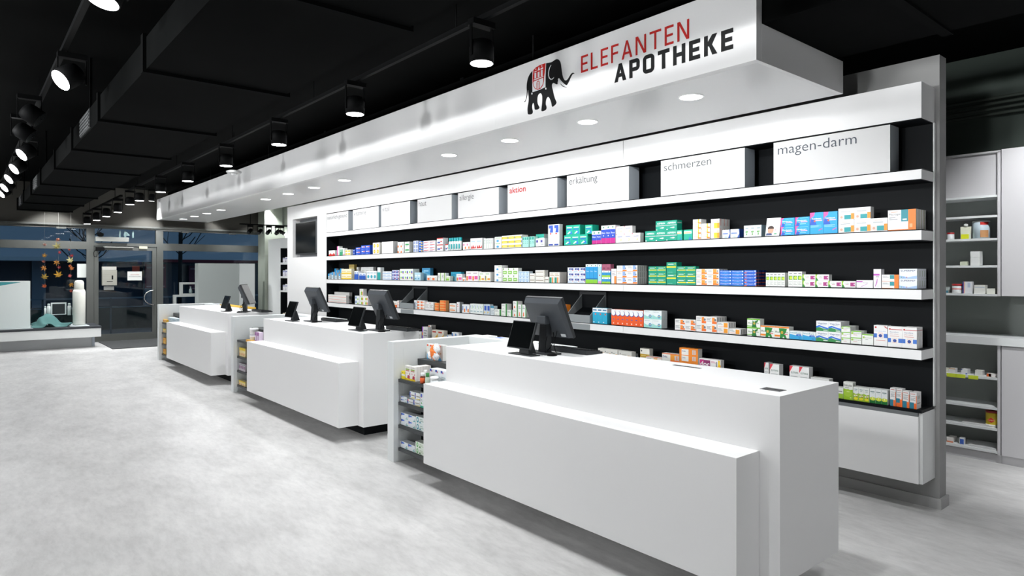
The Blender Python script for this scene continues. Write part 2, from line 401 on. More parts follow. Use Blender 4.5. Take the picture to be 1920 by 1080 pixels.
M_RED = mat('c4170c', .5, name='sign_red'); M_INK = mat('07090b', .4, name='sign_black')
lm = MB()
def word(mb, s, xs, xe, z, h, t, m, widths):
    tot = sum(widths[c] for c in s); gap = (xe - xs - tot) / (len(s)-1); x = xs
    for c in s: letter(mb, c, x, z, widths[c], h, t, Y0-.0005, m); x += widths[c]+gap
word(lm, 'ELEFANTEN', -3.396, -2.456, 3.037, .123, .0145, M_RED, dict(E=.068, L=.066, F=.066, A=.092, N=.088, T=.092))
word(lm, 'APOTHEKE', -3.072, -2.148, 2.892, .124, .026, M_INK, dict(A=.105, P=.088, O=.094, T=.092, H=.092, E=.08, K=.09))
child('sign_lettering', lm, cn, fas)

# the elephant, traced and laid on the fascia
def ev(cx, cy):
    p = on_y(960+cx/7.714, 90+cy/7.714, Y0); return (p.x, p.z)
def eprism(mb, pts, d, m, th=-.002): mb.prism([(ev(*p)[0], Y0-d, ev(*p)[1]) for p in pts], (0, th, 0), m)
def smooth_poly(pts, it=1):
    for _ in range(it):
        q = []
        for k in range(len(pts)):
            a, b = pts[k], pts[(k+1) % len(pts)]
            q += [(a[0]*.75+b[0]*.25, a[1]*.75+b[1]*.25), (a[0]*.25+b[0]*.75, a[1]*.25+b[1]*.75)]
        pts = q
    return pts
body = [(235,595),(226,640),(220,690),(210,740),(197,770),(185,785),(178,780),(195,760),(207,725),(213,680),(216,630),(213,580),(215,530),(222,480),(235,430),(255,385),(280,350),(305,326),(345,280),(400,245),(495,220),(540,213),(580,205),(610,180),(640,163),(665,162),(690,180),(705,215),(712,260),(718,310),(725,360),(732,400),(745,440),(765,468),(785,472),(805,455),(825,425),(845,390),(865,365),(885,356),(903,365),(901,375),(885,372),(870,390),(850,430),(830,475),(808,520),(792,542),(760,522),(730,492),(700,460),(682,432),(668,450),(668,475),(660,492),(662,520),(650,530),(630,520),(610,508),(590,508),(578,530),(580,570),(592,610),(602,660),(612,700),(625,740),(645,780),(642,805),(620,830),(590,852),(578,845),(572,800),(560,760),(545,725),(525,705),(505,720),(492,760),(487,810),(500,850),(500,880),(480,905),(440,918),(425,912),(430,860),(437,800),(440,740),(438,690),(425,658),(410,655),(390,665),(375,690),(368,730),(368,790),(380,825),(398,855),(395,875),(375,890),(340,895),(328,885),(325,840),(315,800),(305,792),(292,830),(290,870),(303,910),(300,945),(275,962),(240,963),(229,955),(225,880),(232,830),(243,770),(243,700),(236,640)]
el = MB(); eprism(el, smooth_poly(body), 0, M_INK)
M_SW = mat('e8eaec', .4)
eprism(el, [(700,512),(712,535),(735,558),(765,568),(800,570),(775,560),(745,545),(725,528)], 0, M_INK)
eprism(el, [(668,452),(675,440),(690,462),(715,495),(750,530),(790,545),(815,535),(828,536),(826,553),(800,567),(768,561),(735,542),(710,518),(692,492),(672,478)], .0022, M_SW, -.001)
eprism(el, [(302,322),(345,277),(400,242),(497,214),(490,400),(488,566),(400,606),(300,641),(296,480)], .0022, M_SW, -.001)
eprism(el, [(316,320),(345,287),(400,252),(492,220),(484,310),(472,395),(467,480),(455,535),(425,585),(378,608),(338,592),(312,550),(303,500),(305,400)], .0034, M_RED, -.001)
eprism(el, [(318,488),(459,432),(459,480),(449,528),(420,574),(376,597),(343,583),(320,545),(314,505)], .0046, M_SW, -.001)
for q in ([(332,368),(357,358),(357,438),(332,446)], [(378,352),(405,342),(405,420),(378,430)], [(423,326),(450,315),(450,403),(423,412)], [(330,345),(364,330),(366,340),(332,356)], [(420,294),(455,280),(456,304),(422,317)],
          [(395,270),(413,318),(376,332)], [(345,300),(356,300),(356,316),(345,316)], [(432,254),(444,254),(444,270),(432,270)], [(318,460),(460,405),(460,418),(318,473)]): eprism(el, q, .0046, M_SW, -.001)
for q in ([(362,510),(368,508),(368,598),(362,594)], [(404,495),(410,495),(410,592),(404,594)], [(362,510),(375,480),(398,474),(410,495),(404,497),(394,484),(378,490),(368,512)], [(376,505),(380,503),(380,600),(376,599)], [(393,498),(397,498),(397,597),(393,598)]): eprism(el, q, .0058, M_RED, -.0008)
ear = [(568,245),(548,275),(534,315),(526,360),(526,405),(538,440),(562,462),(585,458),(605,440),(613,420),(602,430),(584,446),(566,448),(550,432),(538,402),(538,360),(545,315),(556,278),(572,248)]
eprism(el, ear, .0022, M_SW, -.001)
for cx, cy in ((493,588),(292,660)): eprism(el, [(cx-9,cy-4),(cx-4,cy-15),(cx+5,cy-13),(cx+9,cy),(cx+5,cy+13),(cx-4,cy+15),(cx-9,cy+5)], .0022, M_SW, -.001)
child('elephant_emblem', el, cn, fas)

# ================================================================== LAMPS
ends = 'counted from the sign end'
def downlight(x, y, z, k, power, place='canopy'):
    o = thing('recessed_downlight', f'round recessed downlight in the canopy, {ORD[k]} counted from the sign end', 'ceiling light', (x, y, z), group='downlights in the canopy')
    r = MB(); seg = 32
    for a in range(seg):
        a0, a1 = 2*PI*a/seg, 2*PI*(a+1)/seg
        for (ra, za), (rb, zb) in (((.088, 0), (.088, -.004)), ((.088, -.004), (.078, -.004)), ((.078, -.004), (.078, -.001))):
            r.face([(ra*math.cos(a0), ra*math.sin(a0), za), (ra*math.cos(a1), ra*math.sin(a1), za), (rb*math.cos(a1), rb*math.sin(a1), zb), (rb*math.cos(a0), rb*math.sin(a0), zb)], M_RING)
    r.build('ring', o)
    MB().lathe([(.078, -.0015), (.078, -.0005)], (0, 0, 0), M_LENS, 32).build('lens', o)
    spot('downlight_lamp', (0, 0, -.034), (0, 0, -1), power, 174, .08, .03, o)
for k, x in enumerate((-2.72, -3.71, -4.70, -5.69, -8.13, -9.11, -10.09, -11.07, -13.52, -14.49, -15.42, -16.35)): downlight(x, 3.92, ZB, k+1, P_DOWN)

def track(name, label, x0, x1, y, z, rods):
    o = thing(name, label, 'lamp rail', ((x0+x1)/2, y, z))
    child('rail', MB().box(x0, x1, y-.018, y+.018, z, z+.035, M_LAMPBODY), o)
    for x in rods: child('suspension_rod', MB().box(x-.004, x+.004, y-.004, y+.004, z+.035, 3.5, M_LAMPBODY), o)
def head(x, y, z, aim, label, power, cone=150, blend=.5, group='spotlights on the long ceiling rails', lit=True, r=.08, zr=None, beam=None, soft=.07):
    # lens centre at (x,y,z), body behind it along -aim, arm up to the rail at zr
    aim = Vector(aim).normalized(); o = thing('track_spotlight', label, 'spotlight', (x, y, z), group=group)
    q = aim.to_track_quat('-Z', 'Y').to_matrix().to_4x4()
    hs = MB().lathe([(r*.8, .002), (r*1.06, 0), (r*1.06, .11), (r*.9, .15), (r*.35, .16)], (0, 0, 0), M_LAMPBODY, 28, q)
    hs = hs.build('housing', o)
    MB().lathe([(r*.97, -.003), (r*.97, -.001)], (0, 0, 0), M_LENS if lit else mat('15181a', .2), 28, q).build('lens', hs)
    top = -aim*.10; top2 = Vector((top.x, top.y, (zr or z+.25)-z))
    MB().box(top.x-.012, top.x+.012, top.y-.03-r*.8, top.y-.022-r*.8, top.z-.06, top2.z-.04, M_LAMPBODY).box(top.x-.012, top.x+.012, top.y+.022+r*.8, top.y+.03+r*.8, top.z-.06, top2.z-.04, M_LAMPBODY).box(top.x-.035, top.x+.035, top.y-.03-r*.8, top.y+.03+r*.8, top2.z-.04, top2.z, M_LAMPBODY).build('bracket', o)
    if lit: spot('spotlight_lamp', aim*.012, beam or aim, power, cone, blend, soft, o)
    return o
RX = (1.9, .1, -1.72, -3.6, -5.49, -7.35, -9.26, -11.2, -13.02, -14.83, -15.78)
track('lamp_rail', 'long black lamp rail hanging in front of the white canopy', -16.2, 3.4, 2.75, 3.29, (-15, -11.9, -9, -6.4, -3.9, -.9, 2))
for k, x in enumerate(RX):
    place = f'lit black spotlight on the rail before the canopy, {ORD[11-k]} from the street'
    head(x, 2.75, 3.0, (0, 0, -1), place, P_TRACK if x < -2 else P_TRACK*.62, cone=120 if x < -2 else 140, blend=.55, zr=3.29, beam=(0, -.24, -1) if x < -2 else (0, .1, -1))
track('lamp_rail', 'black lamp rail running beside the ceiling duct over the open floor', -15.5, 3.4, .6, 3.22, (-14, -11, -8, -5, -2, 1))
LX = [(2.0, 1), (-.4, 1), (-2.1, 1), (-4.06, 1), (-5.94, 2), (-7.6, 0), (-8.6, 0), (-10.0, 2), (-11.45, 2), (-12.73, 2), (-14.07, 2), (-15.2, 2)]
for k, (x, s) in enumerate(LX):
    aim = {1: (.12, -.3, -1), 2: (.30, -.74, -.6), 0: (.25, .8, -.6)}[s]
    st = {1: 'lit spotlight tilted down', 2: 'lit spotlight turned sideways', 0: 'unlit spotlight turned aside'}[s]
    head(x, .58, 3.0, aim, f'{st} on the rail by the duct, {ORD[12-k]} from the street', P_LEFT, cone=165 if x < -1 else 110, lit=s != 0, zr=3.22)
# added fill, out of view: spotlight rails brightening floor, fascia, upper band and counter fronts
track('lamp_rail', 'unseen added lamp rail over the far side of the open floor', -15.5, 3.4, -1.9, 2.95, (-14, -8, -2, 2))
for k, x in enumerate((-1.6, -4.2, -6.8, -9.4, -12.0, -14.4)):
    head(x, -1.9, 2.7, (0, .5, -.8), f'added fill spotlight on the far rail over the open floor, {ORD[6-k]} from street', P_LEFT*3, cone=130, zr=2.95)
track('lamp_rail', 'unseen added lamp rail close under the ceiling, its lamps aimed at the canopy sign', -15.5, 1.4, -2.5, 3.42, (-14, -8, -2))  # added rail shining over the duct to lift the upper fascia
for k, x in enumerate((-1.3, -3.3, -5.3, -7.3, -9.3, -11.3, -13.3, -15.2)):
    head(x, -2.44, 3.30, (0, 1, -.055), f'added unseen spotlight close under the ceiling aimed at the canopy sign, {ORD[8-k]} from street', P_SIGN_FILL, cone=56, blend=1.0, soft=.2, r=.1, zr=3.42, group='added unseen spotlights for the canopy sign')
wr = thing('lamp_rail', 'unseen added lamp rail on the side wall opposite the counters', 'lamp rail', (-6, -4.55, 2.3))  # added wall rail, never in view, to brighten upright fronts
child('rail', MB().box(-16, 3.4, -4.6, -4.56, 2.28, 2.315, M_LAMPBODY), wr)
for k, x in enumerate((-1.2, -3.3, -5.4, -7.5, -9.6, -11.7, -13.8)):
    head(x, -4.3, 2.2, (0, 1, .0), f'added fill spotlight on the side wall rail aimed at the counters, {ORD[7-k]} from street', P_FRONT_FILL*(1 if x > -8 else .62 if x > -10 else .4), cone=100, zr=2.3, group='added unseen spotlights on the side wall')
for k, x in enumerate((-.4, -2.4, -4.4, -6.5, -8.6, -11.2)):  # added unseen beams for the fascia bottom and upper band
    head(x, -4.3, 2.2, (0, 1, .115), f'added narrow fill spotlight on the side wall rail tilted up, {ORD[6-k]} from street', P_BAND_FILL*(1 if x > -10 else .3), cone=20, blend=.8, soft=.2, r=.1, zr=2.3, group='added narrow spotlights on the side wall')
def box_child(name, parent, *a, bev=0): child(name, MB().box(*a, bev), parent)
track('lamp_rail', 'short black lamp rail hanging over the entrance mat', -17.0, -12.9, 2.12, 2.86, (-16.5, -13.5))
for k, x in enumerate((-16.85, -15.55, -14.4, -13.25)):
    head(x, 2.12, 2.62, (0, 0, -1), f'small lit spotlight above the entrance mat, {ORD[k+1]} from the street', 30, r=.062, zr=2.86, group='small spotlights near the entrance door')
t5 = thing('lamp_rail', 'short black lamp rail with five heads in front of the corner column', 'lamp rail', (-16.3, 5.7, 2.72))
child('rail', MB().box(-16.33, -16.29, 5.15, 6.44, 2.72, 2.75, M_LAMPBODY), t5)
child('suspension_rod', MB().box(-16.32, -16.30, 5.4, 5.41, 2.75, 3.5, M_LAMPBODY), t5); child('suspension_rod', MB().box(-16.32, -16.30, 6.2, 6.21, 2.75, 3.5, M_LAMPBODY), t5)
for k, (y, s) in enumerate(((5.36, 0), (5.60, 0), (5.81, 0), (6.03, 0), (6.25, 1))):
    head(-16.31, y, 2.53, (.5, -.6, -.55) if not s else (.3, .8, -.55), f'{"lit" if s else "unlit"} tilted spotlight before the corner column, {ORD[k+1]} from the window', 40, r=.042, zr=2.72, lit=bool(s), group='spotlights before the corner column')
# two washers that light the taupe wall above the glazing
for k, y in enumerate((1.55, 3.35, 4.6, 6.0)):
    head(-16.75, y, 3.2, (-.25, 0, -1), f'lit spotlight under the ceiling washing the wall above the glazing, {ORD[k+1]} from the display', 240, cone=100, r=.06, zr=3.46, group='wall washers above the glazing')

# ================================================================== SERVICE COUNTERS
M_COUNTER = mat('e6e6e6', .45, name='white_counter_board')
COUNTERS = [(-4.172, -1.502), (-8.112, -5.515), (-12.13, -9.50)]
CL = ['wide white stepped service counter standing nearest the sign end', 'white stepped service counter in the middle of the row, with two tills', 'white stepped service counter standing nearest the street door']
FINS = [(-4.872, -4.772), (-9.0, -8.9), (-13.20, -13.08)]
FL_ = ['white side unit with dark boards attached beside the sign end counter', 'white side unit with dark boards beside the two till counter', 'white side unit with yellow packs beside the counter nearest the street']
YC0, YC1 = 2.846, 3.442
for i, (x0, x1) in enumerate(COUNTERS):
    o = thing('service_counter', CL[i], 'counter', ((x0+x1)/2, 3.1, 0), group='three service counters')
    child('body', MB().box(x0, x1, YC0, YC1, .135, 1.0, M_COUNTER, .0015), o)
    child('front_ledge', MB().box(x0-.012, x1-.1, 2.651, YC0-.001, .14, .734, M_COUNTER, .0015), o)
    child('plinth', MB().box(x0+.10, x1-.24, 2.98, 3.35, 0, .1349, M_BLACK), o)
    if i == 0:
        child('cable_slot', MB().box(-1.662, -1.56, 2.955, 3.02, 1.0, 1.0015, mat('4a4a4a', .5)).box(-1.66, -1.562, 2.985, 2.99, 1.0015, 1.0025, M_BLACK), o)
        child('cable_slot', MB().box(-2.43, -2.24, 3.312, 3.336, 1.0, 1.0012, M_BLACK), o)
    if i == 2:
        child('cable_slot', MB().box(-11.0, -10.85, 3.2, 3.25, 1.0, 1.0012, mat('8a8a8a')), o)
    # side shelf between this counter and its fin
    f0, f1 = FINS[i]
    s = thing('side_shelf', FL_[i], 'shelf', ((f0+f1)/2, 3.1, 0), group='side shelves of the counters')
    child('side_panel', MB().box(f0, f1, 2.735, 3.66, 0, .99, M_FIN, .0015).box(f1, f1+.0012, 2.83, 3.45, .02, .935, M_FIN), s)
    xe = x0 - .014
    child('rear_panel', MB().box(f1, x0+ .6, 3.5, 3.66, .93, .99, M_FIN, .001).box(f1, xe, 3.5, 3.54, .0, .93, M_FIN), s)
    zs = ((.685, .494, .305, .116), (.686, .475, .288, .100), (.676, .494, .293, .111))[i]
    for z in zs: child('shelf', MB().box(f1+.002, xe, 2.779, 3.0, z-.026, z, M_ANTH, .0008), s)
    child('dark_liner', MB().box(f1+.002, xe, 3.0, 3.02, .06, .81, M_BLACK), s)
    child('upper_step', MB().box(f1+.002, xe, 2.965, 3.2, .781, .836, M_ANTH, .0008).box(f1+.002, xe, 3.02, 3.2, .06, .78, M_BLACK), s)

# ================================================================== TILL STATIONS
def till(xm, xd, where, ym=3.085, yd=2.94, rz=0):
    zc = 1.0
    o = thing('till_screen', f'dark touch screen till seen from behind, {where}', 'till', (xm, ym, zc), rotz=rz, group='till screens on the counters')
    g = MB(); g.box(-.15, .11, -.045, .07, .0005, .012, M_PLASTIC, .004); g.build('base', o)
    g = MB()
    g.hexa([(-.05, .00, .012), (.03, .00, .012), (.03, .05, .012), (-.05, .05, .012), (-.04, .01, .25), (.025, .01, .25), (.025, .055, .27), (-.04, .055, .27)], M_PLASTIC)
    g.box(-.052, .037, -.018, .03, .205, .262, M_PLASTIC2, .006); g.build('stand', o)
    # screen, leaning toward the customer at the top
    M = Matrix.Translation((0, .045, .245)) @ Matrix.Rotation(math.radians(24), 4, 'X')
    W, Hh = .182, .152
    g = MB(); g.box(-W, W, .012, .036, -Hh, Hh, M_PLASTIC, .006)
    g.hexa([(-W+.012, -.022, -Hh+.02), (W-.012, -.022, -Hh+.02), (W-.004, .012, -Hh+.006), (-W+.004, .012, -Hh+.006), (-W+.012, -.022, Hh-.028), (W-.012, -.022, Hh-.028), (W-.004, .012, Hh-.004), (-W+.004, .012, Hh-.004)], M_PLASTIC2)
    hs = g.build('housing', o, M=M)
    MB().box(-W+.012, W-.012, .0362, .0372, -Hh+.012, Hh-.012, M_SCREEN).build('screen', hs, M=M)
    MB().box(W-.075, W-.03, -.0245, -.0225, -Hh+.03, -Hh+.05, mat('b9bdbf', .5)).build('rating_label', hs, M=M)
    c = MB()
    c.tube([(.02, .02, .02), (.07, .0, .05), (.10, .02, .11), (.085, .05, .16)], .003, M_LAMPBODY, 6)
    c.tube([(.035, -.01, .014), (.055, -.03, .05), (.05, -.02, .09), (.03, .01, .12)], .003, M_LAMPBODY, 6)
    c.tube([(.12, .01, .015), (.11, .0, .06), (.075, .03, .12), (.06, .04, .15)], .003, M_LAMPBODY, 6)
    c.build('cable', o)
    MB().lathe([(.035, .0005), (.033, .012), (.012, .022)], (.11, -.02, 0), M_LAMPBODY, 14).build('cable_outlet', o)
    # customer display facing the shop
    d = thing('customer_display', f'small black customer display tilted back, {where}', 'display', (xd, yd, zc), group='customer displays on the counters')
    MB().box(-.10, .14, -.03, .055, .0005, .008, M_PLASTIC, .003).build('base', d)
    MB().hexa([(-.04, .02, .008), (.06, .02, .008), (.06, .09, .008), (-.04, .09, .008), (-.035, .03, .10), (.05, .03, .10), (.05, .055, .12), (-.035, .055, .12)], M_PLASTIC).build('stand', d)
    M2 = Matrix.Translation((0, .012, .135)) @ Matrix.Rotation(math.radians(-19), 4, 'X')
    hd_ = MB().box(-.12, .12, -.006, .010, -.097, .097, M_PLASTIC, .004).build('housing', d, M=M2)
    MB().box(-.113, .113, -.0068, -.0058, -.09, .09, M_SCREEN).build('screen', hd_, M=M2)
    k = thing('keyboard', f'black keyboard lying behind the till screen, {where}', 'keyboard', (xm+.05, ym+.25, zc), group='keyboards on the counters')
    kb = MB().hexa([(-.2, -.08, .0005), (.2, -.08, .0005), (.2, .08, .0005), (-.2, .08, .0005), (-.2, -.08, .032), (.2, -.08, .032), (.2, .08, .014), (-.2, .08, .014)], M_PLASTIC)
    kc_ = kb.build('case', k)
    kk = MB()
    for r in range(5):
        for c_ in range(15):
            xx_ = -.19+.0255*c_; yy_ = -.07+.029*r; zz_ = .032-(yy_+.08)/.16*.018
            kk.box(xx_, xx_+.021, yy_, yy_+.023, zz_-.001, zz_+.004, M_LAMPBODY)
    kk.build('keys', kc_)
till(-3.34, -3.41, 'on the wide counter at the sign end')
till(-5.68, -5.86, 'on the middle counter, nearer the sign end')
till(-7.22, -7.50, 'on the middle counter, nearer the street')
till(-9.62, -9.97, 'on the counter nearest the street door', rz=math.radians(-32))

# ================================================================== DUCTS
dt = thing('air_duct', 'long black air duct with flanges running under the dark ceiling', 'duct', (-8, 1.33, 2.95))
child('duct_body', MB().box(-16.6, 3.8, .885, 1.77, 2.82, 3.02, M_DUCT), dt)
for x in (2.1, .4, -1.3, -2.95, -4.6, -6.33, -8.0, -9.6, -11.4, -13.0, -14.6, -16.2): child('flange', MB().box(x-.03, x+.03, .865, 1.79, 2.8, 3.04, M_CEIL), dt)
for x in (-7.1, -12.2, -15.4):
    g = MB().box(x-.3, x+.3, .872, .8845, 2.835, 3.005, mat('2b2d2e', .6))
    for q in range(5): g.box(x-.28, x+.28, .866, .872, 2.847+.031*q, 2.86+.031*q, mat('4a4c4d', .5))
    child('grille', g, dt)
for x in (-15, -11, -7, -3.5, 0):
    for y in (.9, 1.73): child('hanger', MB().box(x-.01, x+.01, y, y+.02, 3.02, 3.5, M_CEIL), dt)
d2 = thing('air_duct', 'black air duct resting above the canopy and passing the sign end', 'duct', (-7, 4.07, 3.2))
child('duct_body', MB().box(-16.3, 4.4, 3.5865, 4.56, 3.014, 3.36, M_DUCT), d2)
for x in (-14, -11, -8, -5, -1.36, 1.2): child('flange', MB().box(x-.03, x+.03, 3.586, 4.60, (3.0 if x > -1.9 else 3.02), 3.38, M_CEIL), d2)
child('hanger', MB().box(-10, -9.98, 4, 4.02, 3.36, 3.5, M_CEIL), d2); child('hanger', MB().box(0, .02, 4, 4.02, 3.36, 3.5, M_CEIL), d2)
d3 = thing('ceiling_beam', 'dark beam crossing the ceiling between the long duct and the canopy', 'beam', (-9, 2.2, 3.3))
child('beam_body', MB().box(-17, 4, 2.05, 2.35, 3.42, 3.498, M_CEIL), d3)
# smoke detector hanging before the canopy
sd = thing('smoke_detector', 'white round smoke detector hanging in front of the far canopy', 'detector', (-9.45, 2.9, 2.95))
sd.location = (-9.42, 2.90, 2.93)
MB().lathe([(.085, .0), (.10, .015), (.10, .03), (.06, .042)], (0, 0, 0), mat('c9cbca', .5), 28).build('housing', sd)
MB().lathe([(.02, -.028), (.035, -.02), (.038, .0)], (0, 0, 0), M_RING, 20).build('sensor', sd)
MB().box(-.004, .004, -.004, .004, .04, .57, M_LAMPBODY).build('suspension_rod', sd)

# ================================================================== DISPENSING CHUTES
def chute(x0, x1, label):
    o = thing('dispensing_chute', label, 'chute', ((x0+x1)/2, 4.8, 1.07), group='dispensing chutes in the shelving')
    z = 1.0705; m = mat('8b9193', .5, name='grey_powder_coat'); t = .008
    g = MB().box(x0, x1, 4.69, 4.70, z, z+.075, m).box(x0, x1, 4.70, 4.915, z, z+.008, m)
    for a in (x0, x1-t): g.hexa([(a, 4.70, z+.008), (a+t, 4.70, z+.008), (a+t, 4.915, z+.008), (a, 4.915, z+.008), (a, 4.70, z+.075), (a+t, 4.70, z+.075), (a+t, 4.915, z+.27), (a, 4.915, z+.27)], m)
    child('trough', g, o)
    child('slide', MB().hexa([(x0+t, 4.70, z+.008), (x1-t, 4.70, z+.008), (x1-t, 4.915, z+.12), (x0+t, 4.915, z+.12), (x0+t, 4.70, z+.02), (x1-t, 4.70, z+.02), (x1-t, 4.915, z+.135), (x0+t, 4.915, z+.135)], M_BLACK), o)
    child('opening_frame', MB().box(x0-.02, x1+.02, 4.905, 4.9195, z+.27, z+.30, M_ANTH).box(x0-.02, x0, 4.905, 4.9195, z, z+.27, M_ANTH).box(x1, x1+.02, 4.905, 4.9195, z, z+.27, M_ANTH), o)
    child('front_plate', MB().box(x0+.02, x1-.01, 4.698, 4.7025, 1.0, 1.055, m), o)
chute(-4.735, -4.41, 'grey slanted dispensing chute on the third shelf, close to the sign end till')
chute(-8.02, -7.66, 'grey slanted dispensing chute on the third shelf, behind the middle counter')
# ================================================================== BACK ROOM CABINETS (seen past the partition)
M_CAB = mat('c3c2c4', .5, name='pale_cabinet'); M_SH = mat('dfe2e2', .45, name='pale_shelf_board'); M_CBK = mat('a9aeaa', .6, name='grey_cabinet_back')
YK = 6.491
kc = thing('wall_cabinet', 'tall pale open shelves above the worktop in the back room', 'cabinet', (-1.9, 6.6, 1.37))
child('carcass', MB().box(-2.6, -1.545, 6.78, 6.998, 1.37, 2.55, M_CBK).box(-1.566, -1.545, YK, 6.99, 1.37, 2.55, M_CAB).box(-2.6, -2.58, YK, 6.99, 1.37, 2.55, M_CAB).box(-2.6, -1.545, YK, 6.99, 2.545, 2.56, M_CAB), kc)
child('upper_front', MB().box(-2.58, -1.567, YK+.03, YK+.05, 2.20, 2.545, M_CAB), kc)
for z in (2.20, 2.035, 1.846, 1.622, 1.385): child('shelf', MB().box(-2.58, -1.567, YK+.004, 6.779, z-.018, z, M_SH), kc)
kd = thing('wall_cabinet', 'tall closed pale cabinet beside the open shelves in the back room', 'cabinet', (-.9, 6.6, 1.37))
child('carcass', MB().box(-1.543, 1.4, YK+.02, 6.99, 1.37, 2.56, M_CAB), kd)
for a in (-1.54, -.9, -.26, .38): child('door', MB().box(a+.002, a+.638, YK-.002, YK+.018, 1.372, 2.565, M_CAB, .001), kd)
lc = thing('base_cabinet', 'pale open base shelves under the worktop in the back room', 'cabinet', (-1.9, 6.6, 0))
child('carcass', MB().box(-2.6, -1.545, 6.78, 6.998, .07, .965, M_CBK).box(-1.566, -1.545, YK, 6.99, .07, .965, M_CAB).box(-2.6, -2.58, YK, 6.99, .07, .965, M_CAB).box(-2.6, -1.545, YK+.03, 6.99, 0, .07, M_CAB), lc)
for z in (.70, .455, .285, .10): child('shelf', MB().box(-2.58, -1.567, YK+.004, 6.779, z-.02, z, M_SH), lc)
ld = thing('base_cabinet', 'pale closed base cabinet beside the open base shelves in the back room', 'cabinet', (-.9, 6.6, 0))
child('carcass', MB().box(-1.543, 1.4, YK+.02, 6.99, .07, .965, M_CAB).box(-1.543, 1.4, YK+.03, 6.99, 0, .07, M_CAB), ld)
for a in (-1.54, -.9, -.26, .38): child('door', MB().box(a+.002, a+.638, YK-.002, YK+.018, .075, .955, M_CAB, .001), ld)
tag(MB().box(-2.6, 1.4, YK-.02, 6.995, .967, 1.03, M_SH, .002).build('worktop'), 'pale worktop running along the back room cabinets', 'worktop')
struct('trim_backsplash', MB().box(-2.6, 1.4, 6.88, 6.999, 1.0305, 1.3695, mat('8b908c', .7)))
pr = thing('pipe_run', 'four dark parallel pipes under the ceiling of the back room', 'pipes', (-.5, 6.8, 3))
for k in range(4): child('pipe', MB().tube([(-2.6, 6.82, 2.93+.045*k), (4.4, 6.82, 2.93+.045*k)], .013, mat('59615a', .6), 8), pr)
for k, (x, y) in enumerate(((-.9, 5.3), (1.2, 5.3), (3.4, 5.3))):  # added out of view to brighten the back room cabinets
    head(x, y, 3.1, (0, .2, -1), f'added unseen spotlight under the ceiling over the back room, {ORD[k+1]} from the partition', P_BACK_FILL, cone=96, blend=.7, zr=3.5, beam=(0, .62, -.78), group='added unseen spotlights over the back room')

def pot(name, px, py, y, r, h, body_c, lid_c, label, lidh=.2, cat='jar', band=None, fz=None):
    p = on_y(px, py, y); z = fz if fz is not None else p.z
    o = thing(name, label, cat, (p.x, y+r, z+.0005))
    g = MB().lathe([(r*.97, 0), (r, h*.03), (r, h*(1-lidh)), (r*.9, h*(1-lidh))], (0, 0, 0), mat(body_c, .4), 24)
    g.build('body', o)
    MB().lathe([(r*1.03, h*(1-lidh)), (r*1.03, h*.98), (r*.98, h)], (0, 0, 0), mat(lid_c, .4), 24).build('lid', o)
    if band:
        MB().lathe([(r*1.012, h*band[0]), (r*1.012, h*band[1])], (0, 0, 0), mat(band[2], .5), 24).build('paper_label', o)
    return o
pot('pill_jar', 1780.5, 451, 6.53, .027, .06, 'd9dcdf', 'b5242a', 'white jar with red lid on the upper back room shelf', .22, fz=1.846)
pot('powder_tin', 1835.5, 449, 6.53, .06, .15, 'c3d2da', 'dfe3e4', 'large pale blue powder tin with red and tan print on the back room shelf', .08, 'tin', (.02, .95, 'b9c9d2'), 1.846)
for nm, z0_, z1_, c_ in (('red_print', .115, .138, 'c8302a'), ('tan_print', .01, .07, 'b8875a')):
    t = MB(); n_ = 8
    for q in range(n_):
        a0, a1 = -PI/2+.15+q*.13, -PI/2+.15+(q+1)*.13
        t.face([(.0616*math.cos(a0), .0616*math.sin(a0), z0_), (.0616*math.cos(a1), .0616*math.sin(a1), z0_), (.0616*math.cos(a1), .0616*math.sin(a1), z1_), (.0616*math.cos(a0), .0616*math.sin(a0), z1_)], mat(c_))
    t.build(nm, bpy.data.objects['powder_tin'])
pot('sweet_tub', 1858.5, 797, 6.53, .05, .13, 'efd23a', '9c2b2a', 'yellow tub with dark red lid and red emblem in the base shelf', .12, 'tub', (.0, .15, 'efeee6'), .285)
t = MB(); t.prism([(-.028, -.052, .055), (0, -.052, .035), (.028, -.052, .055), (0, -.052, .078)], (0, -.001, 0), mat('c92e26')); t.text('Tuttigum', (-.026, -.0535, .052), (1, 0, 0), (0, 0, 1), .010, mat('f3e9b0'), width=.052)
t.build('print', bpy.data.objects['sweet_tub'])
pot('pill_jar', 1792, 549, 6.53, .038, .078, 'dfe0e0', 'b5242a', 'white tub with red lid and red dashes standing above the worktop', .2, fz=1.385, band=(.42, .52, 'd0392c'))
bag = thing('dispenser_pouch', 'clear pouch with yellow foot standing beside the pale tin', 'pouch', (on_y(1810, 449, 6.53).x, 6.54, 1.8465))
MB().hexa([(-.033, -.02, 0), (.033, -.02, 0), (.033, .02, 0), (-.033, .02, 0), (-.038, 0, .105), (.038, 0, .105), (.038, .01, .105), (-.038, .01, .105)], mat('d9dcc8', .3)).box(-.028, .028, -.0215, -.0202, .0, .04, mat('d7dc2c')).build('pouch', bag)
MB().lathe([(.016, .105), (.015, .125), (.006, .13)], (0, .005, 0), mat('cfd2d0', .3), 16).build('cap', bag)

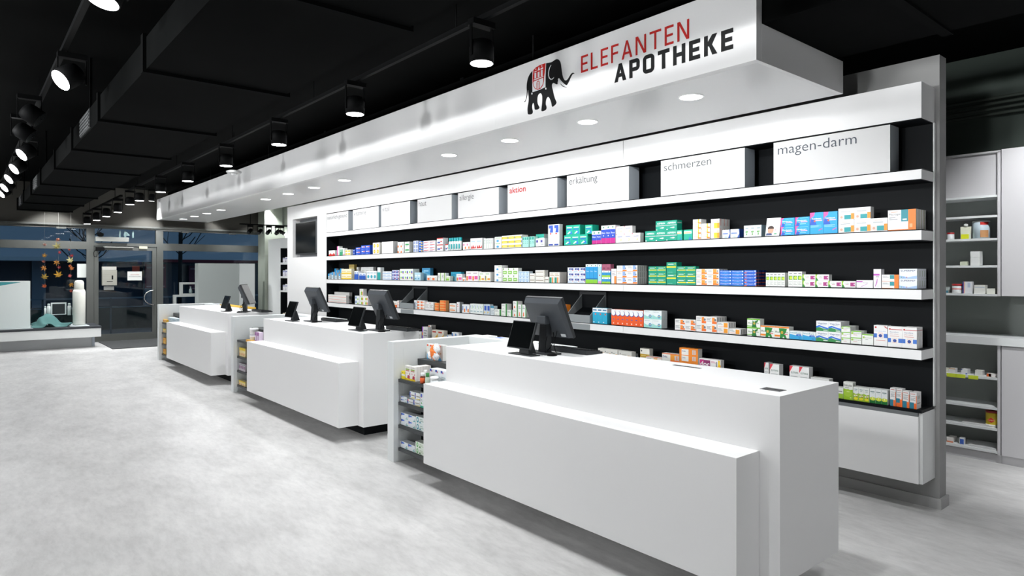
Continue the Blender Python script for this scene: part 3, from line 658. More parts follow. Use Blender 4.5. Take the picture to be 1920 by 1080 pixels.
def plain(px0, px1, pyb, pyt, y, d, base, name, label, cat, deco=(), fz=None, parent=None):
    a = on_y(px0, pyb, y); b = on_y(px1, pyt, y); z = a.z if fz is None else fz
    h = on_y(px0, pyt, y).z - z
    g = MB().box(0, b.x-a.x, 0, d, 0, h, mat(base, .5))
    for u0, v0, u1, v1, c in deco: g.box(u0*(b.x-a.x), u1*(b.x-a.x), -.0008, 0, v0*h, v1*h, mat(c, .5))
    o = g.build(name, None, loc=(a.x, y, z+.0005)); return tag(o, label, cat)
Z4 = 1.622; Z5 = 1.385
plain(1819.5, 1837, 494, 482.8, 6.53, .08, 'dfe1df', 'medicine_box', 'lower of two white boxes stacked on the middle back room shelf, yellow side', 'medicine box', ((.0, .0, .0, .0, 'dfe1df'),), Z4)
plain(1819.5, 1837, 482, 471.5, 6.53, .08, 'e3e5e3', 'medicine_box', 'upper of two white boxes stacked on the middle back room shelf', 'medicine box', (), on_y(1819.5, 482.6, 6.53).z)
plain(1800, 1813, 494, 490.5, 6.53, .05, 'c5cbb6', 'medicine_box', 'flat pale green box alone on the middle back room shelf', 'medicine box', (), Z4)
plain(1805, 1822, 549, 528, 6.53, .05, 'e1e3e6', 'medicine_box', 'white box with blue and orange edge above the worktop', 'medicine box', ((0, 0, .12, 1, '2e4fa8'), (.12, 0, .18, 1, 'e07a2c'), (.55, .5, .85, .9, 'b9c4d6')), Z5)
plain(1826.5, 1847, 550, 534.5, 6.53, .07, 'dfe0da', 'medicine_box', 'broad cream box with thin blue line above the worktop', 'medicine box', ((.05, .72, .95, .77, '5876b0'),), Z5)
plain(1850, 1866, 550.5, 541, 6.53, .05, 'dcddd2', 'medicine_box', 'small low cream box at the cabinet post above the worktop', 'medicine box', (), Z5)
plain(1771, 1778, 548, 538, 6.58, .05, 'b9c2c0', 'medicine_box', 'small grey blue box at the partition edge above the worktop', 'medicine box', ((0, 0, 1, .4, '3f6f80'),), Z5)
plain(1771, 1778.5, 700, 690, 6.53, .05, 'dcdcd0', 'medicine_box', 'small cream box at the partition edge on the top base shelf', 'medicine box', (), .70)
plain(1779, 1791, 701, 690, 6.53, .06, 'dedede', 'medicine_box', 'white box with tan end on the top base shelf', 'medicine box', ((0, .8, 1, 1, 'd6b59a'),), .70)
plain(1802, 1814, 703, 692, 6.53, .08, 'e0e2e4', 'medicine_box', 'white box with blue corners on the top base shelf', 'medicine box', ((0, .8, .2, 1, '4a63b5'), (.7, .0, .95, .25, '4a63b5')), .70)
plain(1828, 1842, 705, 694, 6.53, .06, 'e2e2de', 'medicine_box', 'plain white box on the top base shelf', 'medicine box', (), .70)
plain(1850, 1870, 708, 700, 6.53, .05, 'e6e0dc', 'medicine_box', 'orange and white box at the post on the top base shelf', 'medicine box', ((0, 0, .42, 1, 'e0682e'), (.2, 0, .42, 1, 'd5452f')), .70)
plain(1775, 1787, 826, 819, 6.53, .1, 'e1dcd8', 'medicine_box', 'flat white and orange box on the lowest base shelf', 'medicine box', ((0, 0, 1, .3, 'd98a6a'),), .10)
plain(1799, 1808, 829, 820, 6.53, .04, 'e1e2e4', 'medicine_box', 'small blue fronted box on the lowest base shelf', 'medicine box', ((.1, .05, .9, .8, '3c62b8'),), .10)
for k, (px, z, c, n) in enumerate(((1784, .70, 'd9e840', 'yellow note hanging on the top base shelf edge near the partition'), (1801, .70, 'd9e840', 'small yellow note on the top base shelf beside the blue cornered box'), (1825, .70, 'd4e33f', 'small yellow note on the top base shelf before the plain white box'))):
    p = on_y(px, 700, YK+.002)
    tag(MB().box(p.x-.035, p.x+.035, YK-.001, YK+.003, z-.03, z+.001, mat(c, .6)).build('shelf_note'), n, 'note')
for k, (x, z, n) in enumerate(((-1.72, .2855, 'loose papers lying on the third base shelf beside the yellow tub'), (-1.68, .1005, 'thin stack of papers lying on the lowest base shelf'))):
    tag(MB().box(x-.1, x+.1, 6.52, 6.75, z, z+.012, mat('cfd0d0', .6)).build('paper_stack'), n, 'papers')

# ================================================================== STREET END FURNITURE
pf = thing('window_platform', 'low white window platform with black edge at the display window', 'platform', (-16.6, 1, 0))
child('deck', MB().box(-17.25, -16.1, -2.0, 2.274, .225, .405, M_WHITE2, .002), pf)
child('black_edge', MB().box(-17.25, -16.09, -2.0, 2.284, .406, .445, mat('2e3136', .5), .002), pf)
child('deck_top', MB().box(-17.2, -16.3, -2.0, 2.1, .4455, .4475, mat('b7bec0', .6)), pf)
child('base', MB().box(-17.25, -16.42, -2.0, 2.18, 0, .2245, mat('c4c6c8', .5)), pf)
child('corner_strip', MB().box(-16.42, -16.40, 2.15, 2.2, .0, .2245, mat('a9b0ba', .5)), pf)
ZP = .448
cu = thing('display_cube', 'large white display cube with teal swoosh on the window platform', 'display', (-16.6, .7, ZP))
child('cube', MB().box(-16.9, -16.5, -.3, 1.10, ZP, 1.392, mat('dfe6e4', .5)), cu)
t = MB(); t.prism([(-16.4995, -.3, 1.36), (-16.4995, .62, 1.375), (-16.4995, .95, 1.37), (-16.4995, .60, 1.30), (-16.4995, -.3, 1.22)], (.0008, 0, 0), mat('3f9aa0', .5)); child('swoosh', t, cu)
bt = thing('giant_bottle', 'oversized white bottle dummy standing on the window platform', 'bottle', (-16.65, 1.95, ZP))
MB().lathe([(.10, 0), (.115, .02), (.118, .70), (.10, .755)], (0, 0, 0), mat('dcdcd4', .35), 32).build('body', bt)
MB().lathe([(.088, .755), (.09, .77), (.088, .90), (.07, .945), (.03, .955)], (0, 0, 0), mat('d0d0c8', .35), 32).build('cap', bt)
# teal cloth
random.seed(3)
def cloth():
    nx, ny = 30, 18; bm = bmesh.new(); vs = []
    for j in range(ny+1):
        row = []
        for i in range(nx+1):
            u, v = i/nx, j/ny; y = 1.13+.66*u; x = -17.05+.78*v
            hump = .20*math.exp(-((u-.42)/.30)**4)*math.exp(-((v-.35)/.35)**4)
            fold = .034*math.sin(11*u+5*v+2*math.sin(4*v))*(.4+v) + .02*math.sin(19*u-8*v+3*math.sin(5*u))
            row.append(bm.verts.new((x + .03*math.sin(8*u), y+.02*math.sin(7*v), ZP+.016+hump+max(fold, -.012))))
        vs.append(row)
    for j in range(ny):
        for i in range(nx): bm.faces.new([vs[j][i], vs[j][i+1], vs[j+1][i+1], vs[j+1][i]]).smooth = True
    me = bpy.data.meshes.new('teal_cloth'); bm.to_mesh(me); bm.free(); me.materials.append(mat('4a7472', .85))
    o = bpy.data.objects.new('teal_cloth', me); COL.objects.link(o)
    s = o.modifiers.new('s', 'SOLIDIFY'); s.thickness = .004; return o
tag(cloth(), 'crumpled teal cloth draped over the window platform', 'cloth')
mf = thing('standing_picture', 'small white framed dark picture standing on the teal cloth', 'frame', (-16.8, 1.55, .665))
child('frame', MB().box(-16.83, -16.80, 1.47, 1.74, .675, .93, mat('cfd8d8', .4)), mf)
child('picture', MB().box(-16.80, -16.797, 1.495, 1.715, .69, .905, mat('1c2528', .3)), mf)
for k, (y, h, r, w_) in enumerate(((1.37, .20, .022, 'short bottle at the cube side of the frame'), (1.43, .255, .032, 'taller bottle at the cube side of the frame'), (1.79, .255, .032, 'taller bottle at the giant bottle side of the frame'), (1.86, .20, .02, 'short bottle at the giant bottle side of the frame'))):
    b = thing('cosmetic_bottle', 'small white ' + w_, 'bottle', (-16.78, y, .66), group='small bottles around the picture frame')
    MB().lathe([(r, 0), (r, h*.75), (r*.7, h*.8)], (0, 0, 0), mat('d5dad9', .4), 16).build('body', b)
    MB().lathe([(r*.75, h*.8), (r*.75, h*.97), (r*.5, h)], (0, 0, 0), mat('c3cccb', .4), 16).build('cap', b)

# hanging strings of maple leaves
def leaf_mesh(c, s):
    pts = []
    lobes = [(90, 1.0), (38, .92), (-12, .72), (142, .92), (192, .72)]
    outline = []
    for a, r in sorted(((l, r) for l, r in lobes), key=lambda t: -t[0]):
        for da, rr in ((16, .55), (9, .72), (8, .68), (0, 1.0), (-8, .68), (-9, .72), (-16, .55)):
            outline.append((a+da, r*rr))
        outline.append((a-26, .38))
    outline = outline[:-1] + [(-75, .35), (-88, .10), (-92, .10), (-105, .35)]
    g = MB(); i = g.mi(c); cv = g.bm.verts.new((0, 0, 0))
    vs = [g.bm.verts.new((.12*s*math.sin(3*math.radians(a))*r, s*r*math.cos(math.radians(a)), s*r*math.sin(math.radians(a)))) for a, r in outline]
    for k in range(len(vs)): g.bm.faces.new([cv, vs[k], vs[(k+1) % len(vs)]]).material_index = i
    g.tube([(0, 0, 0), (.004, .003, -.5*s)], .003, c, 5)
    return g
STR = [('left', 1.36, [(84, 458, 'c98f80', .05), (83, 480, 'b98529', .065), (82, 491, 'c06a55', .05), (83, 502, 'b87322', .075), (83, 520, 'b99636', .085), (84, 537, 'c2571f', .06)]),
       ('mid', 1.6, [(108, 449, 'd98a6c', .06), (107, 463, 'c9bd72', .10), (112, 474, 'a8272c', .05), (106, 491, 'b5761f', .08), (111, 502, 'a6242a', .05), (110, 516, 'c4921c', .10)]),
       ('right', 1.82, [(130, 468, 'c04a34', .035), (135, 480, 'a92930', .05), (132, 489, 'd3c887', .095), (131, 498, 'c25a1c', .05), (134, 504, 'b8641f', .065), (131, 518, 'b74a4a', .055), (133, 533, 'b8801c', .07), (133, 546, 'c55a4c', .055)])]
LN = ['near the display cube', 'in the middle', 'above the giant bottle']
for k, (_, y, ls) in enumerate(STR):
    o = thing('leaf_garland', f'string of autumn maple leaves hanging in the window, {LN[k]}', 'garland', (-16.8, y, 2.6), group='strings of leaves in the window')
    child('thread', MB().tube([(-16.8, y, 3.5), (-16.8, y, min(on_x(l[0], l[1], -16.8).z for l in ls)-.02)], .0012, mat('8c8c88'), 5), o)
    for j, (px, py, c, s) in enumerate(ls):
        p = on_x(px, py, -16.8); rt = random.uniform(-.8, .8)
        g = leaf_mesh(mat(''.join('%02x' % int(int(c[q:q+2], 16)*.8) for q in (0, 2, 4)), .8), s*1.1)
        g.build('leaf', o, loc=(0.004, p.y-y, p.z-2.6), rot=(rt+(PI if j % 3 == 0 else 0), 0, random.uniform(-.5, .5)))
# things on the glass
tag(MB().box(XF-.001, XF+.003, 1.995, 2.21, 1.455, 1.76, mat('c6cac6', .7)).build('paper_notice'), 'plain white sheet taped to the window beside the door', 'notice')
sg = thing('paper_notice', 'white notice with two printed lines on the door glass', 'notice', (XF+.0, 3.12, 1.48))
child('sheet', MB().box(XF-.001, XF+.003, 2.97, 3.265, 1.385, 1.59, mat('c9cbc8', .7)), sg)
t = MB(); t.text('ACHTUNG!', (XF+.0045, 3.118, 1.505), (0, 1, 0), (0, 0, 1), .024, mat('a8504c'), align='c'); t.text('NOTDIENSTKLAPPE', (XF+.0045, 3.118, 1.462), (0, 1, 0), (0, 0, 1), .022, mat('55565a'), width=.24, align='c')
child('print', t, sg)
tag(MB().box(XF-.03, XF-.018, 3.07, 3.22, 1.55, 1.72, mat('b4402a', .6)).build('red_sticker'), 'red square sticker on the outside of the door glass', 'sticker')
mb_ = thing('letter_box', 'brushed steel letter box fixed on the entrance door', 'box', (XF, 2.6, 1.28))
child('case', MB().box(XF+.001, XF+.10, 2.455, 2.745, 1.275, 1.62, noise_mat('brushed_steel', '9a998f', 'b0afa5', (1, .05, 30), 20, .4, metal=.6), .004), mb_)
child('lid', MB().box(XF+.001, XF+.09, 2.46, 2.735, 1.625, 1.70, mat('adada6', .5)), mb_)
child('slot', MB().box(XF+.1, XF+.102, 2.64, 2.67, 1.41, 1.50, M_BLACK).box(XF+.1, XF+.102, 2.545, 2.66, 1.352, 1.367, M_BLACK), mb_)
tag(MB().box(XF-.001, XF+.004, 2.5, 2.7, 1.17, 1.255, mat('b9bab8', .6)).build('paper_notice'), 'small white card on the door glass under the letter box', 'notice')
cm = thing('dome_camera', 'small black dome camera above the entrance door', 'camera', (XF+.12, 2.42, 2.42))
MB().lathe([(.03, -.05), (.06, -.03), (.065, .0), (.065, .03)], (0, 0, 0), M_LAMPBODY, 20).build('dome', cm)
MB().box(-.06, 0, -.02, .02, .0, .05, M_LAMPBODY).build('bracket', cm)
ck = thing('cable_hook', 'black door sensor with looped cable at the door corner', 'sensor', (XF+.06, 2.42, 2.05))
MB().box(-.0, .05, -.09, .08, .0, .09, M_LAMPBODY, .01).build('housing', ck)
MB().tube([(.03, -.09, .02), (.035, -.13, -.04), (.035, -.12, -.12), (.035, -.07, -.13), (.035, -.06, -.08)], .007, M_LAMPBODY, 8).build('cable', ck)

# white partition and frames in the second window
pn = thing('display_partition', 'tall white display partition standing before the second window', 'partition', (-16.6, 5, 0))
child('panel', MB().box(-16.9, -16.6, 4.305, 5.233, 0, 1.785, mat('a9b0ae', .6)), pn)
child('end_panel', MB().box(-16.9, -16.6, 5.236, 5.61, 0, 1.785, mat('dfe4e3', .5)), pn)
def hollow(y0, y1, z0, z1, label):
    g = MB(); m = mat('a9adab', .5); t_ = .045
    g.box(-17.15, -17.0, y0, y0+t_, z0, z1, m).box(-17.15, -17.0, y1-t_, y1, z0, z1, m).box(-17.15, -17.0, y0+t_, y1-t_, z1-t_, z1, m).box(-17.15, -17.0, y0+t_, y1-t_, z0, z0+t_*.6, m)
    return tag(g.build('hollow_display_box'), label, 'display box', 'hollow display frames in the second window')
hollow(3.88, 4.6, .45, 1.035, 'wide hollow white display frame in the second window, lower of two')
hollow(4.02, 4.42, 1.0355, 1.33, 'small hollow white display frame stacked on the wide one')
tag(MB().box(-17.25, -16.95, 3.75, 4.29, 0, .4495, M_WHITE2).build('display_plinth'), 'low white plinth carrying the hollow frames in the second window', 'plinth')
vb = MB().lathe([(.03, 0), (.04, .03), (.035, .09), (.015, .12), (.018, .17)], (0, 0, 0), mat('8a9a9a', .3), 16).build('small_vase', loc=(-17.07, 4.25, 1.0635+.0005)); tag(vb, 'small pale vase standing inside the upper hollow frame', 'vase')

# white side shelving beyond the partition
su = thing('niche_shelving', 'white shelving with black niches on the side wall beyond the screen', 'shelving', (-14.5, 6.2, 0))
nx0, nx1 = -15.93, -12.3
child('left_panel', MB().box(-16.76, nx0-.005, 6.0, 6.44, 0, 2.40, M_WHITE2), su); child('niche_lining', MB().box(nx0-.005, nx0, 6.004, 6.44, .42, 2.16, M_BLACK), su)
child('back_board', MB().box(nx0, nx1, 6.3, 6.44, 0, 2.40, M_BLACK), su)
for a, b in ((2.16, 2.40), (1.76, 1.81), (1.43, 1.475), (1.095, 1.135), (.0, .42)): child('shelf', MB().box(nx0, nx1, 6.0, 6.2999, a, b, M_WHITE2), su)
for k, (z, n, h) in enumerate(((1.811, 'highest', .11), (1.476, 'second', .14), (1.136, 'third', .13), (.421, 'lowest', .16))):
    for j in range(5):
        w_ = .13; x = -15.86+.16*j
        col = ('e4e4ea', 'dcdce8', 'e6e6ea', 'e2dccf')[k]
        g = MB().box(0, w_, 0, .12, 0, h*(1+.15*(j % 2)), mat(col, .5)); g.box(.01, w_-.01, -.001, 0, h*.75, h*.9, mat(('4a4f9a', '5a6ab0', '43489a', 'd59a2a')[k])).box(.02, w_*.5, -.001, 0, h*.15, h*.3, mat('b8a0a8'))
        tag(g.build('care_product_box', loc=(x, 6.03, z+.0005)), f'white carton with {("blue", "slate blue", "indigo", "yellow")[k]} strip, {ORD[j+1]} on the {n} niche shelf beyond the screen', 'care product', 'cartons in the side niches')

# ================================================================== STREET OUTSIDE
struct('ground', MB().box(-60, -17.62, -25, 30, -.25, -.12, noise_mat('wet_asphalt', '2b3036', '3c434b', (1, 1, 1), 2, .6)))
def outside(name, label, cat, kids, loc=(-30, 3, 0)):
    o = thing(name, label, cat, loc)
    for n_, mb in kids: child(n_, mb, o)
    return o
SX = -29.0
M_FAC = mat('b9bcc2', .8); M_FAC2 = mat('86909a', .8); M_WIN = mat('1d2a38', .2); M_SHOP = mat('27384c', .3)
wall = MB().box(SX-8, SX, -14, 22, 2.12, 9, M_FAC).box(SX-8, SX-.6, -14, 22, -.12, 2.12, mat('46586a', .6))
kids = [('wall', wall), ('canopy_strip', MB().box(SX, SX+.8, -14, 22, 1.98, 2.11, mat('c3c8cc', .6))), ('red_band', MB().box(SX+.8, SX+.83, 6, 12, 1.97, 2.08, mat('6b1a26', .6)))]
for k in range(9):
    y = -12+3.6*k
    kids.append(('shop_window', MB().box(SX-.6, SX-.55, y, y+3.2, .1, 1.95, M_SHOP)))
    kids.append(('pier', MB().box(SX-.62, SX-.2, y+3.2, y+3.6, -.12, 2.1, M_FAC2)))
    kids.append(('window', MB().box(SX, SX+.03, y+.5, y+2.2, 3.6, 4.9, M_WIN)))
b_ = outside('shop_building', 'pale building with dark shop fronts across the street', 'building', kids, (SX, 3, 0))
# lit sign slots and posters
for k, (y, z, w_, h, c) in enumerate(((5.6, .95, .75, .95, '7c2a48'), (7.2, .85, .75, 1.0, '6e2440'), (8.5, .85, .8, 1.0, '6e2440'))):
    tag(MB().box(SX-.19, SX-.15, y, y+w_, z, z+h, mat(c, .5)).box(SX-.15, SX-.147, y+.05, y+w_-.05, z+h-.16, z+h-.1, mat('b58a98')).box(SX-.15, SX-.147, y+.05, y+w_-.05, z+.05, z+.09, mat('b58a98')).build('shop_poster'), f'dark magenta poster in the shop front across the street, {ORD[k+1]} from the door', 'poster', 'posters across the street')
tag(MB().prism([(-24, 8.35, 2.55), (-24, 8.75, 2.85), (-24, 9.15, 2.9), (-24, 9.5, 2.6), (-24, 9.2, 2.35), (-24, 8.7, 2.3)], (-.06, 0, 0), mat('8e1a28', .6)).box(-24.05, -24.0, 8.9, 8.95, -.12, 2.35, mat('30363c')).build('hexagon_sign'), 'red hexagonal shop sign on a post outside the second window', 'sign')
rl = thing('street_railing', 'low steel railing along the pavement outside the windows', 'railing', (-20.5, 3, 0))
child('rail', MB().box(-20.53, -20.5, -3, 11, .86, .9, mat('6d8294', .4)).box(-20.53, -20.5, -3, 11, .62, .64, mat('6d8294', .4)), rl)
for k in range(10): child('post', MB().box(-20.54, -20.49, -2.9+1.5*k, -2.86+1.5*k, -.12, .88, mat('3b4856', .5)), rl)
# bare tree
def tree(x, y, h, label, seed):
    random.seed(seed); o = thing('bare_tree', label, 'tree', (x, y, -.12)); m = mat('262422', .9)
    MB().tube([(0, 0, 0), (.03, .02, h*.35), (-.02, .05, h*.6), (.05, 0, h)], .07, m, 8).build('trunk', o)
    g = MB()
    for k in range(26):
        z = h*random.uniform(.38, .98); a = random.uniform(0, 2*PI); L = random.uniform(.5, 1.3)*(1.25-z/h*.6)
        p0 = Vector((0, 0, z)); p1 = p0+Vector((math.cos(a)*L*.5, math.sin(a)*L*.5, L*.35)); p2 = p1+Vector((math.cos(a+.4)*L*.5, math.sin(a+.4)*L*.5, L*.6))
        g.tube([p0, p1, p2], .018, m, 5); g.tube([p1, p1+Vector((math.cos(a-.8)*L*.4, math.sin(a-.8)*L*.4, L*.4))], .01, m, 4)
    g.build('branches', o)
tree(-25, 3.15, 4.6, 'bare tree in the street outside the display window', 5)
tree(-26, 6.1, 5.2, 'bare tree in the street outside beyond the entrance door', 9)
hd2 = MB().box(-23.2, -22.6, 1.5, 6.5, -.12, .55, noise_mat('dark_hedge', '161c18', '2c3830', (1, 1, 1), 14, .95))
tag(hd2.build('clipped_hedge'), 'low dark hedge along the street outside the door', 'hedge')
